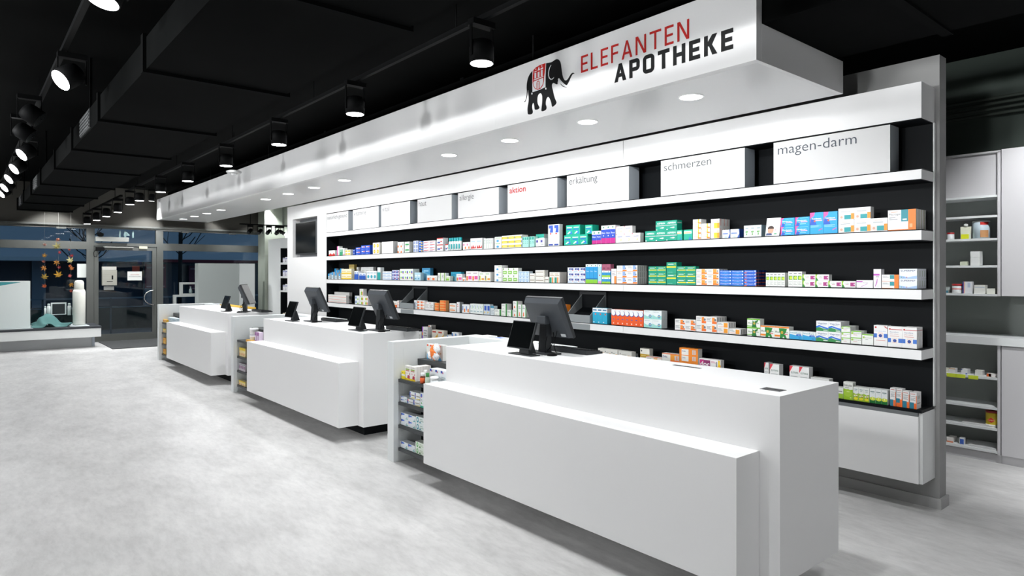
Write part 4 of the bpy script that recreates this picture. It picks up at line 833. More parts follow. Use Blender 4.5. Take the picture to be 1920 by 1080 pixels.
# ================================================================== MEDICINE PACKS
def R(u0, v0, u1, v1, c): return ('r', u0, v0, u1, v1, c)
def T(s, u, v, wd, h, c, b=.0): return ('t', s, u, v, wd, h, c, b)       # text, position, width and cap height as fractions
def P(c, *pts): return ('p', c, pts)
def S(v0, v1, c, y0=0, y1=1): return ('s', v0, v1, c, y0, y1)            # band on the end face
def Cc(u, v, r, c, sq=1): return ('c', u, v, r, c, sq)
def LN_(u0, u1, v0, v1, n, c='9a9fa3'):
    out = []
    for k in range(n):
        v = v0 + (v1-v0)*(k+.5)/n; t = (v1-v0)/n*.22
        out.append(R(u0, v-t, u1-(u1-u0)*.25*(k % 2), v+t, c))
    return out
GREY_END = [S(.15, .85, 'b9bdb8', .1, .3)]
ST = {
 'white_red':   ('white carton with red foot', 'ececec', [R(0, 0, 1, .3, 'd0302a'), P('d0302a', (.3, .3), (.9, .3), (.6, .55))]),
 'plain_tall':  ('upright plain white carton', 'e8e8e6', LN_(.15, .85, .55, .85, 2)),
 'pink_tall':   ('slim pink and white carton', 'eef0ee', [R(0, 0, .35, 1, 'e85aa8'), R(.35, 0, .55, .3, 'f08a3a')]),
 'green_slim':  ('small green and white carton', 'e9efe9', [R(0, .0, 1, .8, '2fa070'), R(.2, .55, .8, .68, 'f0f5f0')]),
 'grey_pink':   ('pale carton with pink foot', 'e4e6e2', [R(0, 0, 1, .2, 'e79ab0')]),
 'yellow_mid':  ('white carton with yellow centre block', 'f0efe6', [R(.12, .18, .88, .72, 'f0c51c'), R(.2, .35, .7, .45, 'c79b10')]),
 'blue_small':  ('small royal blue carton', '1d46a8', [R(.2, .5, .8, .7, 'c9d6f0')]),
 'blue_orange': ('royal blue carton with orange swoosh', '1f4fc4', [R(.12, .55, .8, .78, 'dfe6f4'), P('ee6a30', (.3, .6), (.85, .58), (.85, .74), (.5, .74)), R(.1, .1, .5, .18, '8db0ea')]),
 'yellow_oval': ('white carton with yellow oval print', 'f3f1ea', [Cc(.5, .45, .33, 'f3b71e', 1.2), R(.3, .4, .7, .5, 'fbe6a4')]),
 'white_sketch':('large white carton with grey pattern', 'efefee', LN_(.1, .9, .2, .8, 4, 'c5c9cc')),
 'orange_tab':  ('white carton with orange corner', 'f0f0ee', [R(0, 0, .38, .35, 'ee7a2a'), *LN_(.45, .9, .2, .8, 3)]),
 'green_script':('white carton with green lettering', 'eef2ee', [R(.1, .35, .9, .62, '2f9c50'), R(.1, .1, .6, .2, '9fd0a8')]),
 'blue_bars':   ('white carton with blue bars', 'e8ecf2', [R(.15, .1, .4, .9, '3565b8'), R(.6, .1, .85, .9, '3565b8')]),
 'blue_yellow': ('flat blue carton with yellow tip', '2a66c8', [R(.55, .1, .95, .6, 'f1c53a'), R(.1, .5, .5, .75, 'e8eefa')]),
 'red_strip':   ('flat white carton with red and blue strip', 'f0f0f4', [R(.08, .42, .9, .62, 'd8322e'), R(.08, .15, .6, .28, '2c4aa8')]),
 'red_top':     ('large white carton with red top and blue mark', 'eff1f4', [R(0, .86, 1, 1, 'c8342c'), R(.1, .2, .55, .42, '2f4fa6'), P('c43a34', (.5, .35), (.95, .35), (.7, .6))]),
 'pink_dots':   ('white carton with pink and orange marks', 'f2f0f0', [R(.1, .55, .45, .8, 'e66aa6'), R(.55, .12, .9, .42, 'ee8234')]),
 'red_script':  ('white carton with bold red script', 'f3f2f2', [P('cf2a22', (.05, .08), (.3, .4), (.42, .15), (.6, .42), (.72, .15), (.98, .38), (.95, .1)), R(.1, .65, .8, .78, 'b8d0e0')]),
 'green_rim':   ('white upright carton with green edge stripes', 'edf1ee', [R(.0, .05, .1, .95, '3f9a5a'), *LN_(.25, .85, .5, .85, 3)]),
 'blue_blob':   ('white carton with blue watercolour blob', 'edf0f0', [Cc(.45, .3, .2, '3f9bd2', 1.8), R(.1, .75, .85, .86, '6db552')]),
 'yellow_band': ('flat yellow and white carton', 'f4f2e8', [R(.0, .15, .9, .7, 'f2cb12'), R(.9, .15, 1, .7, '2e7ab0'), R(.15, .36, .75, .46, 'fbf3c0')]),
 'mint_slim':   ('slim mint green carton', 'a9dcd2', [R(0, .7, .8, .95, '33a392'), *LN_(.2, .8, .3, .6, 2, '5fb3a8')]),
 'mint_big':    ('mint topped white carton', 'd6ebe6', [R(0, .72, 1, 1, '2aa893'), R(0, .1, .35, .72, '7ccabb')]),
 'purple_logo': ('small white carton with purple mark', 'e9eef0', [R(.1, .5, .55, .8, '4a4aa0'), *LN_(.1, .8, .15, .4, 2)]),
 'tall_blue':   ('tall white carton with blue head and red swirl', 'f0f1f3', [R(.12, .82, .88, .96, '3a5cc0'), P('3a5cc0', (.3, .62), (.9, .62), (.9, .86), (.45, .86)), Cc(.45, .57, .035, 'd23a34', 1.6), R(.12, .02, .88, .09, '2b4ba8')]),
 'teal_big':    ('large teal tissue carton with blue swirl', '19b093', [R(.1, .72, .85, .8, 'e8f5f2'), R(.1, .52, .8, .62, '2d62c0'), P('2a7ad0', (.55, .1), (.75, .5), (.9, .1)), P('e8f5f2', (.2, .15), (.5, .38), (.7, .3), (.3, .1))]),
 'bepa_small':  ('small white blue and magenta carton', 'f0f0f4', [R(0, .28, 1, .72, '2a4ec0'), R(0, 0, 1, .28, 'c4268a'), Cc(.5, .86, .08, '2c8a6a'), T('Bepa', .12, .5, .76, .11, 'f0f4ff')]),
 'bepa_tall':   ('tall white blue and magenta carton', 'f0f0f4', [R(0, .3, 1, .78, '2a4ec0'), R(0, 0, 1, .3, 'c4268a'), Cc(.5, .9, .05, '2c8a6a'), T('Bepa', .12, .55, .76, .09, 'f0f4ff'), R(.4, .4, .6, .46, 'e8ecff')]),
 'pink_corner': ('white carton with pink corner and yellow arc', 'f4f3f1', [P('e03a6a', (0, .82), (.12, 1), (0, 1)), R(.2, .62, .8, .72, '9aa0c0'), Cc(.62, .32, .12, 'f3cf52', 1), Cc(.6, .33, .07, 'f4f3f1', 1)]),
 'aspirin':     ('teal carton with white lettering', '12a68a', [T('ASPIRIN', .12, .66, .76, .17, 'eef8f5', .02), R(0, .46, 1, .54, 'b9c3c4'), P('f2f8f6', (.35, .25), (.7, .33), (.82, .27), (.7, .18)), R(.02, .03, .15, .11, 'eef8f5'), S(.7, .8, 'd0e6e0', .1, .9)]),
 'teal_yellow_swoop': ('teal and white carton with blue drop', '1bb598', [R(0, .6, .9, .86, 'e8f0ea'), R(0, .65, .8, .72, 'e8b93a'), P('2a86c8', (.55, .0), (.7, .35), (.95, .0))]),
 'yellow_flag': ('white carton with yellow and orange flag', 'f3f2ef', [R(.62, .35, .76, 1, 'f8d030'), R(.62, .1, .98, .38, 'f28c22'), R(.45, .42, .62, .5, 'f6c82c'), *LN_(.08, .5, .5, .85, 2, 'c9b9ae'), R(0, 0, 1, .04, 'f0a078')]),
 'yellow_block':('white carton with broad yellow block', 'f3f2ef', [R(.36, .05, .74, .6, 'f8da30'), R(.74, .05, 1, .6, 'f4a028'), R(.7, .72, .95, .79, 'f5c42c'), *LN_(.06, .5, .7, .9, 2, 'd2c4ba'), S(.3, 1, 'f0a090', .35, .5)]),
 'blue_swirl':  ('white carton with blue swirl and blue end', 'eef1f5', [P('2b5fb8', (.75, 0), (1, 0), (1, 1), (.9, 1), (.97, .5)), R(.08, .45, .72, .6, '6f8cc8'), Cc(.45, .12, .08, 'b7d9ea', 2.5), S(0, 1, '1f3f8a')]),
 'leaf':        ('pale blue carton with green leaf', 'e2eef0', [P('4f9a2c', (.2, .45), (.45, .35), (.55, .55)), P('4f9a2c', (.35, .12), (.62, .22), (.45, .38)), P('69b33a', (.5, .3), (.8, .52), (.55, .5)), R(.25, .72, .8, .8, '8fa6b0'), S(0, 1, 'b7d3e0')]),
 'heart_flat':  ('flat cyan heartburn carton with pink corner', '18a4e0', [P('ee5aa8', (0, .0), (.1, .3), (.1, .75), (.25, 1), (0, 1)), P('1a5cc8', (.05, 0), (.1, .35), (.3, .35), (.28, 0)), T('Gaviscon', .1, .55, .68, .14, 'f2f6ff', .02), Cc(.28, .38, .05, 'f5922e'), R(.38, .4, .85, .5, 'f0b8dc'), R(.35, .85, .9, .9, '7fd4f4'), R(.35, .18, .75, .24, '9adcf6')]),
 'heart_tall':  ('tall cyan heartburn carton with pink corner', '18a4e0', [P('ee5aa8', (0, .48), (.05, .75), (.3, .85), (.36, 1), (0, 1)), P('1a5cc8', (.0, .42), (.05, .66), (.3, .78), (.5, .42)), T('Gaviscon', .14, .68, .7, .075, 'f2f6ff', .02), Cc(.35, .6, .045, 'f5663a'), R(.42, .6, .9, .65, 'f4c4e2'), *LN_(.05, .85, .3, .42, 3, '9adcf6'), P('e050a8', (.65, .14), (.92, .22), (.92, .26), (.65, .18))]),
 'teal_orange': ('white carton with teal band and orange corner', 'f3f3f2', [R(0, .06, .38, .42, 'e8dcd6'), R(.38, .05, .8, .42, '1f9fa6'), R(.8, .05, 1, .55, 'f49a2a'), R(.15, .66, .75, .72, 'b0b6ba'), R(.25, .82, .7, .86, 'e4c8bc'), Cc(.2, .24, .1, 'd8a890')]),
 'macrogol':    ('large white teal and orange carton', 'f4f4f4', [R(.73, 0, 1, 1, 'f5821e'), R(.0, 0, .73, .04, 'f5821e'), R(.48, .42, .73, 1, '21909e'), T('Macrogol', .05, .74, .4, .10, '55585c'), *LN_(.05, .35, .5, .66, 2), R(.12, .88, .36, .91, 'e6b49a'), R(.53, .48, .68, .56, 'cfe6ea'), R(.78, .12, .88, .3, 'f9b27a'), S(.0, 1, 'c9cbb9', 0, .5)]),
 # second shelf
 'blue_vial':   ('small white pack with bright blue cap', 'e4eef2', [R(0, .55, 1, 1, '2f9cdc'), R(.2, .15, .8, .4, '9ecbe6')]),
 'yellow_low':  ('pale yellow and white carton', 'f1ead0', [R(0, 0, 1, .28, 'e9c43a'), R(.1, .5, .9, .6, 'd9b85a')]),
 'khaki':       ('khaki striped carton', 'b9a15a', [R(.05, .3, .95, .5, '8f7a3c'), R(.05, .7, .95, .8, 'd8c88a')]),
 'blue_foot':   ('white carton with dark blue foot', 'e6eaf0', [R(0, 0, 1, .62, '2257b8'), R(.2, .7, .8, .82, '5f86c8')]),
 'teal_oval':   ('white carton with teal ovals', 'eceff2', [Cc(.5, .35, .2, '3aa3b8', 1.3), R(.1, .72, .9, .82, 'a9c0cc')]),
 'grey_white':  ('pale grey stacked carton', 'dcdedd', LN_(.1, .9, .3, .8, 3, 'b5b5ac')),
 'teal_half':   ('white topped teal carton', 'e6ecec', [R(0, 0, 1, .6, '1f9f9c')]),
 'blue_line':   ('flat white carton with pale blue lines', 'e8edf2', [R(.0, .2, 1, .4, '8fb4de'), R(.1, .6, .7, .75, '9ea9c0')]),
 'blue_red':    ('flat blue carton with red dot', 'e4e8f4', [R(0, .1, .85, .8, '2f4fa8'), R(.1, .4, .6, .6, 'dfe6f6'), R(.8, .3, 1, .6, 'cf3a3a')]),
 'lime_blue':   ('white carton with lime and blue discs', 'eaf0ea', [Cc(.3, .45, .2, '8fc63a'), Cc(.72, .45, .22, '2f55b4'), R(.6, .2, .9, .3, 'c8403c')]),
 'sky_small':   ('small sky blue carton', 'b9dcea', [R(.1, .5, .9, .7, 'e8f2f6'), R(.1, .15, .6, .3, '4f9cc8')]),
 'sky_gradient':('large deep blue carton', '3f8fbc', [P('7fc0dc', (0, 0), (1, 0), (1, .45), (0, .75)), R(.2, .72, .8, .8, 'a9d4e6')]),
 'orange_low':  ('low white carton with orange mark', 'efefec', [R(.1, .1, .55, .55, 'ee7430'), *LN_(.6, .95, .2, .7, 2)]),
 'green_vine':  ('upright white carton with green vine', 'eef0ea', [R(.6, 0, .8, 1, '7fae4a'), *LN_(.1, .5, .3, .8, 3)]),
 'lime_low':    ('low white and lime carton', 'edf1e4', [R(0, .1, .8, .5, '8cc83c'), R(.1, .6, .9, .75, 'b8d890')]),
 'cyan_top':    ('cyan topped carton', '2f9fc0', [R(0, 0, 1, .5, '7fc4d4'), R(.1, .6, .9, .8, '1f86a8')]),
 'orange_pink': ('white carton with orange and pink marks', 'f1efee', [R(.05, .08, .3, .5, 'ef7a34'), R(.4, .2, .92, .52, 'e85aa4'), R(.2, .75, .8, .85, 'c9b8c0')]),
 'yellow_blue_bits': ('white carton with yellow and blue blocks', 'eff0ea', [R(.08, .1, .35, .6, 'd8d43a'), R(.12, .2, .22, .6, '2f4fa0'), R(.5, .15, .95, .35, 'e8a03a'), R(.2, .75, .8, .85, 'a8c8a0')]),
 'blob_three':  ('white carton with blue blob and yellow tick', 'eef0ee', [Cc(.4, .28, .17, '3f9bd2', 1.9), R(.5, .7, .95, .78, '8cc050'), Cc(.7, .75, .04, 'e8d03a')]),
 'leafy':       ('white carton with pale green panel', 'edf1ea', [R(.08, .12, .85, .58, '8fc860'), R(.2, .3, .7, .42, 'dfeed0'), R(.1, .7, .25, .95, '5a8f3a')]),
 'ice':         ('small ice blue carton', 'd5e4ee', [R(.1, .5, .9, .82, 'a5c6e2'), R(.3, .12, .7, .36, '6f9fd0')]),
 'brown_line':  ('flat white carton with brown line', 'e9e8e2', [R(.05, .42, .85, .6, '9a8a7a'), R(.9, .1, 1, .9, 'c9c4b8')]),
 'orange_bars': ('white carton with green and orange bars', 'ece7e0', [R(0, 0, .42, .5, '2f9a80'), R(.5, 0, .75, .5, 'ee8a34'), *LN_(.1, .9, .6, .9, 2, 'c0a890')]),
 'act':         ('pale blue carton with dark blue tab', 'e3e9f2', [R(.25, .5, 1, .85, '2f3f94'), T('ACT', .4, .58, .4, .18, 'eef2fa'), R(.8, .3, 1, .42, 'd8503c'), R(.05, .1, .7, .3, 'c2d4ea')]),
 'spray_tall':  ('tall blue carton with green foot', '2a9ad6', [R(0, 0, 1, .2, '8fd03a'), R(0, .86, 1, 1, 'eef4f6'), Cc(.5, .92, .035, '1d8a6a'), T('Gelo', .2, .6, .6, .06, 'eaf6fc'), R(0, .22, 1, .26, '1a6aa8')]),
 'rose_tall':   ('tall pale blue carton with rose mark', 'a9d8ea', [R(0, .86, 1, 1, 'eef4f6'), Cc(.5, .92, .035, '1d8a6a'), R(.1, .0, .9, .12, 'e49ac0'), Cc(.5, .42, .04, 'd04a5a')]),
 'plum':        ('plum red carton lying on the blue packs', 'a85a74', [R(.2, .2, .8, .5, '8a3f5c')]),
 'blue_green_low': ('small blue carton with green foot', '2490cc', [R(0, 0, 1, .3, '9fd23a'), R(0, .72, 1, 1, 'eef4f6'), Cc(.5, .84, .08, '1d8a6a')]),
 'orange_corner_tall': ('narrow white carton with orange corner', 'efecea', [R(.6, 0, 1, .5, 'f08a3a'), *LN_(.15, .85, .55, .85, 3, 'b0a8b0')]),
 'portrait_blue': ('white carton with blue portrait and orange foot', 'f1f0ee', [R(.58, .34, .84, 1, '8fb0e8'), Cc(.86, .55, .14, '8a8f9a', 1), R(.58, .05, .98, .3, 'f58424'), R(0, 0, .6, .05, 'f58424'), *LN_(.08, .5, .55, .85, 2), S(.05, .95, 'a9aca6', .15, .6)]),
 'teal_yellow': ('teal carton with yellow sweep', '0f9a7a', [R(.02, .3, .95, .46, 'f2dc28'), R(.02, .3, .12, .46, 'eef4ea'), R(.15, .66, .72, .78, 'cfe9df'), Cc(.82, .78, .07, 'f2dc28')]),
 'teal_yellow_tall': ('taller teal carton with yellow sweep', '0f9a7a', [R(0, .52, .95, .64, 'f2dc28'), R(.15, .78, .72, .86, 'cfe9df'), Cc(.86, .84, .05, 'f2dc28'), R(.15, .08, .6, .13, '6fc4ac')]),
 'portrait_orange': ('white carton with orange block and portrait', 'f1f0ee', [R(.48, .06, .78, .95, 'f7a13a'), R(.48, .06, .95, .36, 'f58424'), Cc(.86, .6, .15, '8d8d90', 1), R(0, 0, .5, .05, 'f09a60'), *LN_(.06, .42, .4, .85, 3), S(.1, .9, 'b3b5b2', .2, .7)]),
 'long_blue':   ('long flat blue carton with white lettering', '1f6fd8', [T('Thomapyrin', .06, .5, .72, .3, 'eef4fc', .01), R(.84, .5, .95, .85, 'dfeafa'), P('2e93ea', (.0, .0), (.9, .0), (.5, .36)), S(0, 1, '1d3f8c')]),
 'long_blue_red': ('long flat blue carton with orange foot', '1f62d0', [T('Thomapyrin', .06, .5, .7, .28, 'eef4fc', .01), R(.84, .5, .95, .85, 'dfeafa'), P('f07a50', (0, 0), (.2, 0), (.24, .24), (0, .24)), P('f07a50', (.9, 0), (1, 0), (1, .2), (.95, .2)), S(.2, 1, '1d3278'), S(0, .2, 'f06a3a'), S(.0, 1, 'dcdcdc', .45, .6)]),
 'lemon':       ('upright carton with lemon picture', 'eceeea', [R(.1, .45, .9, .72, '5aa32e'), Cc(.6, .58, .1, 'c8de3a', 1), R(.2, .84, .85, .89, '6f767a'), *LN_(.15, .85, .1, .35, 3, 'b9bdb8')]),
 'green_magenta': ('white carton with lime curve and magenta block', 'f1f3f0', [P('9ccf2c', (0, 1), (.14, 1), (.08, .6), (.22, 0), (0, 0)), P('2f8a3a', (0, .0), (.22, 0), (.12, .35), (0, .45)), R(.62, .2, .95, .78, 'b03a86'), R(.86, .42, .94, .6, 'f0dcea'), T('Lefax', .24, .56, .3, .2, '7fa88f'), R(.28, .42, .5, .48, 'd06a9a')]),
 'violet_flat': ('flat white carton with violet stroke', 'eeedf0', [R(0, .72, .38, .88, 'c050c0'), T('Iberogast', .42, .62, .3, .12, '8a8490'), P('c77ac8', (.28, .18), (.3, .14), (.68, .5), (.68, .54))]),
 'violet_tall': ('tall white carton with violet stroke', 'eeedf0', [R(0, .66, .8, .75, 'c050c0'), R(.3, .58, .75, .61, '9a90a0'), P('c77ac8', (.2, .1), (.26, .08), (.5, .28), (.55, .5), (.48, .5))]),
 'teal_orange_flat': ('flat white teal and orange carton', 'f2f2f1', [R(.74, .0, 1, 1, 'f5801e'), R(.48, .38, .74, .95, '23939c'), R(.0, 0, .7, .05, 'f08a50'), *LN_(.06, .42, .55, .85, 2)]),
 'superpep':    ('pale blue and white carton with dark headline', 'e9eff5', [T('SUPERPEP', .08, .72, .82, .16, '3a4a70', .01), P('a9c8ea', (0, 0), (1, 0), (1, .3), (.5, .14), (0, .3)), Cc(.12, .14, .05, '5a9a50'), Cc(.22, .14, .05, '4a80c8'), Cc(.32, .14, .05, '6a9ae0'), Cc(.42, .14, .05, 'd0404a'), S(.2, .8, 'b9c8b8', .15, .4)]),
 # third shelf
 'pinstripe':   ('flat white carton with fine red line', 'ecebe8', [R(0, .18, 1, .3, 'd9745a'), R(0, .6, 1, .66, 'b9aca4')]),
 'stripe_blue': ('white carton with blue and lime specks', 'e8ecee', [R(.1, .3, .4, .8, '6f94c8'), R(.55, .1, .85, .4, 'a3cc5a')]),
 'lime_orange': ('white carton with lime and orange blocks', 'eeeeea', [R(.35, .08, .65, .62, '8fc62e'), R(.68, .08, .88, .62, 'ef7a2c'), R(.1, .78, .8, .86, 'b5b5a8')]),
 'orange_half': ('white carton with bright orange lower half', 'f0eeea', [R(0, .0, 1, .42, 'f2642a'), R(.2, .6, .8, .7, 'c8b8a8'), R(.4, .08, .6, .3, 'f6c24a')]),
 'pale_pink':   ('white carton with pale pink print', 'efe8e4', LN_(.1, .9, .3, .8, 3, 'd8a090')),
 'blue_script': ('white carton with fine blue print', 'eaeef0', [*LN_(.1, .9, .2, .85, 4, '7f9cc8')]),
 'orange_cube': ('small white carton with orange corner block', 'f1efec', [R(0, .1, .45, .7, 'f0702c'), R(.55, .3, .9, .6, 'e8b48a')]),
 'red_speck':   ('white carton with red specks', 'efeeec', [R(.1, .8, .3, .92, 'cf4038'), *LN_(.1, .9, .25, .7, 3, 'b5b0aa')]),
 'orange_roll': ('orange and white flat pack', 'f2b070', [R(0, .25, .7, .75, 'f3781f'), R(.7, .1, 1, .9, 'f26a2a')]),
 'orange_bar_low': ('white carton with wide orange bar', 'f1efec', [R(.05, .3, .85, .55, 'f08a30'), R(.1, .7, .6, .8, 'b9b4ae')]),
 'grey_edge':   ('upright white carton with grey end', 'e9eaea', [*LN_(.15, .6, .5, .85, 2, 'd07a70'), S(0, 1, '9ea3a5')]),
 'blue_orange_low': ('white carton with blue stroke and orange dot', 'edeff0', [R(.1, .3, .3, .8, '3f6fc0'), R(.5, .1, .85, .5, 'ee8434')]),
 'ribbon':      ('white carton with blue and green ribbons', 'eaf0ee', [P('4a78d0', (.1, .6), (.25, .85), (.35, .85), (.2, .6)), P('5fae3a', (.55, .5), (.72, .85), (.82, .85), (.66, .5)), R(.1, .2, .8, .3, '9fb8c0')]),
 'navy_print':  ('silver blue carton with navy print', 'c9d4dc', [R(.2, .4, .9, .85, '2f56b8'), P('e8c040', (.1, .1), (.6, .25), (.2, .3))]),
 'steel_blue':  ('steel blue topped carton', 'd3dee2', [R(0, .75, 1, 1, '4a90b0'), *LN_(.1, .9, .15, .6, 3)]),
 'green_spine': ('white carton with green spine', 'edf0ea', [R(.78, 0, 1, 1, '2f8a3a'), *LN_(.1, .65, .6, .85, 2), Cc(.3, .2, .06, '3f8f4a')]),
 'orange_flame':('white carton with green spine and orange flame', 'efefec', [R(.8, 0, 1, 1, '3f9440'), P('f0743a', (.2, .1), (.5, .1), (.4, .45), (.25, .35)), *LN_(.1, .65, .65, .88, 2)]),
 'sunset':      ('orange carton with purple band', 'f08a24', [R(0, .6, 1, .85, '5a3a98'), R(.1, .2, .8, .4, 'f8d48a')]),
 'sinupret':    ('white and cyan carton with red tick', '25a9cf', [R(0, .74, 1, 1, 'eef2f4'), R(.1, .82, .85, .92, '5a86a8'), R(.5, .56, .75, .66, 'e0603c'), R(.15, .06, .4, .12, 'd8f0f8'), S(.72, 1, 'd8dcdc')]),
 'orange_tall': ('bright orange carton with white and blue ring', 'f25c1e', [R(0, .66, 1, 1, 'f0f0f4'), Cc(.52, .74, .17, '2a3f98', 1.15), Cc(.46, .76, .15, 'f2f3f8', 1.1), Cc(.5, .12, .05, 'f8d0c0'), R(.35, .35, .7, .4, '4a5ab0')]),
 'aqua_ring':   ('white and aqua carton with blue ring', 'eaf2f2', [P('9fdcd4', (0, 0), (1, 0), (1, .45), (.4, .3), (0, .5)), Cc(.72, .34, .2, '3f8fd0'), Cc(.72, .34, .09, 'e8d87a'), T('Calmvalera', .08, .8, .6, .08, '6f8aa0')]),
 'portrait_small': ('low carton with orange block and portrait', 'f1f0ee', [R(.55, .1, .8, .9, 'f7953a'), R(.55, .1, .98, .4, 'f4762a'), Cc(.85, .6, .16, '77777c', 1), *LN_(.06, .48, .35, .85, 3), S(.1, .9, 'b3b5b2', .2, .7)]),
 'amber_block': ('white carton with amber block', 'f0efed', [R(.58, .08, .92, .88, 'f5a02c'), R(.1, .2, .6, .26, 'f08a60'), *LN_(.06, .48, .45, .88, 2), S(.1, .9, 'b3b5b2', .3, .6)]),
 'lime_man':    ('white carton with lime edge and green figure', 'eef0ea', [R(0, .86, 1, 1, '6fc022'), R(0, .08, .38, .17, '6fc022'), P('1f7a34', (.3, 1), (.42, .8), (.4, .35), (.36, 0), (.74, 0), (.68, .4), (.72, .8), (.86, .95), (.8, .6), (.62, .78), (.55, .6), (.45, .78)), Cc(.55, .46, .13, 'e8c03a'), T('Buscopan', .1, .42, .8, .16, '4d6f4a', .01)]),
 'orange_man':  ('white carton with orange edge and green figure', 'eef0ea', [R(0, .88, 1, 1, 'f58a1e'), P('f58a1e', (0, .1), (.36, .1), (.4, .2), (.36, .26), (0, .26)), P('1f8a34', (.22, .86), (.3, .86), (.34, .55), (.4, .4), (.36, 0), (.55, 0), (.6, .16), (.7, 0), (.84, 0), (.72, .42), (.8, .58), (.86, .84), (.78, .84), (.62, .86), (.4, .86)), Cc(.52, .5, .12, 'e8b83a'), T('Buscopan', .06, .46, .86, .15, '3f5a3e', .01), R(.66, .3, .92, .38, 'e07a7a')]),
 'imodium':     ('low white and light blue carton', 'eef2f4', [P('2fa6de', (0, 0), (1, 0), (1, .42), (.45, .5), (0, .62)), P('2468c8', (.5, .42), (.95, .42), (.9, .64), (.55, .62)), T('Imodium', .08, .7, .8, .2, '3f97a8', .01), T('akut', .66, .48, .2, .08, 'dfeafa'), R(.72, .14, .86, .22, '2f5f9a')]),
 'vaprino':     ('white carton with blue and green waves', 'f0f1f3', [P('2a74d8', (0, .28), (0, .46), (.25, .58), (.6, .45), (1, .34), (1, .18), (.6, .3), (.3, .42)), P('2f8f4a', (0, 0), (0, .3), (.25, .38), (.6, .26), (1, .2), (1, 0)), T('Vaprino', .1, .70, .8, .15, '4a5a88', .01), R(.35, .6, .8, .63, 'a9b3c4'), R(.6, .06, .95, .14, 'e3ece4')]),
 'lime_lid':    ('small carton with lime top line', 'eff1ed', [R(0, .86, 1, 1, '7fc636'), R(.04, .5, .22, .8, 'a2cc3a'), T('Perenterol', .24, .56, .7, .14, '6a6f6a'), R(.24, .35, .6, .42, 'e0a0a0')]),
 'lime_lid_big':('white carton with lime top line and square', 'eff1ed', [R(0, .9, 1, 1, '7fc636'), R(.08, .6, .22, .78, 'a2cc3a'), T('Perenterol', .26, .62, .6, .1, '6a6f6a'), R(.3, .48, .55, .53, 'b0b5b0')]),
 'darmflora':   ('large white carton with blue squares', 'f0efee', [R(.2, .84, 1, .87, 'c43a38'), Cc(.14, .87, .04, 'c8302e'), T('Darmflora', .15, .70, .6, .055, '5a6a9a'), T('plus select', .15, .61, .6, .05, 'c07a7a'), R(0, .22, .22, .42, '3a72cc'), R(.74, .22, 1, .42, '3a72cc'), R(.34, .2, .64, .44, 'eec4b4'), R(.36, .22, .62, .42, 'f0efee'), Cc(.49, .31, .08, '2f4a9a'), *LN_(.15, .8, .5, .56, 1, 'e0a49a'), S(.84, .87, 'b02e2c'), S(.55, .75, 'd8c0a8', .35, .5)]),
 'darmflora_up':('large white carton with raised blue squares', 'f0efee', [P('c43a38', (.72, .96), (.86, .96), (1, .88), (1, .84)), Cc(.14, .9, .045, 'c8302e'), T('Darmflora plus', .08, .70, .8, .05, 'a9b9de'), R(0, .40, .24, .60, '3a72cc'), R(.74, .4, 1, .60, '3a72cc'), R(.32, .38, .66, .64, 'f0b8a8'), R(.34, .4, .64, .62, 'f0efee'), Cc(.49, .5, .08, '2f4a9a'), *LN_(.15, .85, .24, .3, 1, 'e0a49a')]),
 # cabinet top
 'white_flat':  ('flat white carton with small black mark', 'eae9e2', [Cc(.14, .6, .08, '33373a'), R(.3, .4, .6, .5, 'b5b5a8'), R(.7, .1, .95, .4, 'e0a84a')]),
 'yellow_strip':('white carton with mustard strip and black mark', 'e9e7dc', [R(0, .22, 1, .5, 'cfa418'), R(.1, .32, .6, .4, 'e8d080'), Cc(.14, .78, .08, '33373a')]),
 'dolo_small':  ('low white carton with orange lid', 'ecebe6', [R(.5, .0, .74, .75, 'eaa432'), R(.05, .35, .35, .55, '5f6a94'), R(0, .88, 1, 1, 'f0723a')]),
 'dolo':        ('white and orange carton with capsule picture', 'eeede8', [R(.5, .0, 1, .35, 'f0722a'), R(.5, .35, 1, 1, 'f2a038'), R(.75, .35, 1, .82, 'c9c9cc'), R(.86, .4, .92, .78, 'ea7a30'), T('Dolo', .05, .56, .26, .22, '4a5890', .01), R(0, .08, .5, .14, 'ea8a5a'), R(0, .92, 1, 1, 'f0763a')]),
 'dolo_big':    ('large orange carton with two white panels', 'ef8a2a', [R(.12, .60, .5, .93, 'ecebe6'), R(.12, .24, .5, .56, 'ecebe6'), R(.7, .66, .88, .92, 'c9c9cc'), R(.7, .3, .88, .54, 'c9c9cc'), T('Dolo', .16, .78, .18, .08, '4a5890', .01), T('Dolo', .16, .40, .18, .08, '4a5890', .01), R(.77, .68, .81, .9, 'ef8a2a'), R(.77, .32, .81, .52, 'ef8a2a'), R(.14, .1, .86, .14, 'f6b070'), S(0, 1, 'd3d3cc')]),
 'doc':         ('long white carton with magenta lettering block', 'eeeceb', [R(.02, .12, .22, .9, 'c02a78'), R(.22, .05, .52, .88, '8a2a66'), T('doc', .05, .2, .44, .5, 'f4eef2', .03), P('f0a020', (.5, 0), (1, 0), (1, .5), (.8, .2)), R(.88, .08, .97, .95, 'f2c820'), R(.78, .1, .84, .8, '8a8f98'), *LN_(.56, .78, .6, .85, 2, 'd08aa0')]),
 'red_corner':  ('white carton with red corner and dark headline', 'e8e9e8', [P('dc3a48', (0, .6), (0, 1), (.36, 1)), T('ELOTRANS', .15, .55, .75, .11, '3f6a58', .01), *LN_(.12, .85, .12, .42, 3, 'b5b9b9')]),
 'flat_pale':   ('flat pale carton lying', 'e2e3e0', [R(.1, .3, .8, .6, 'c5c8c4')]),
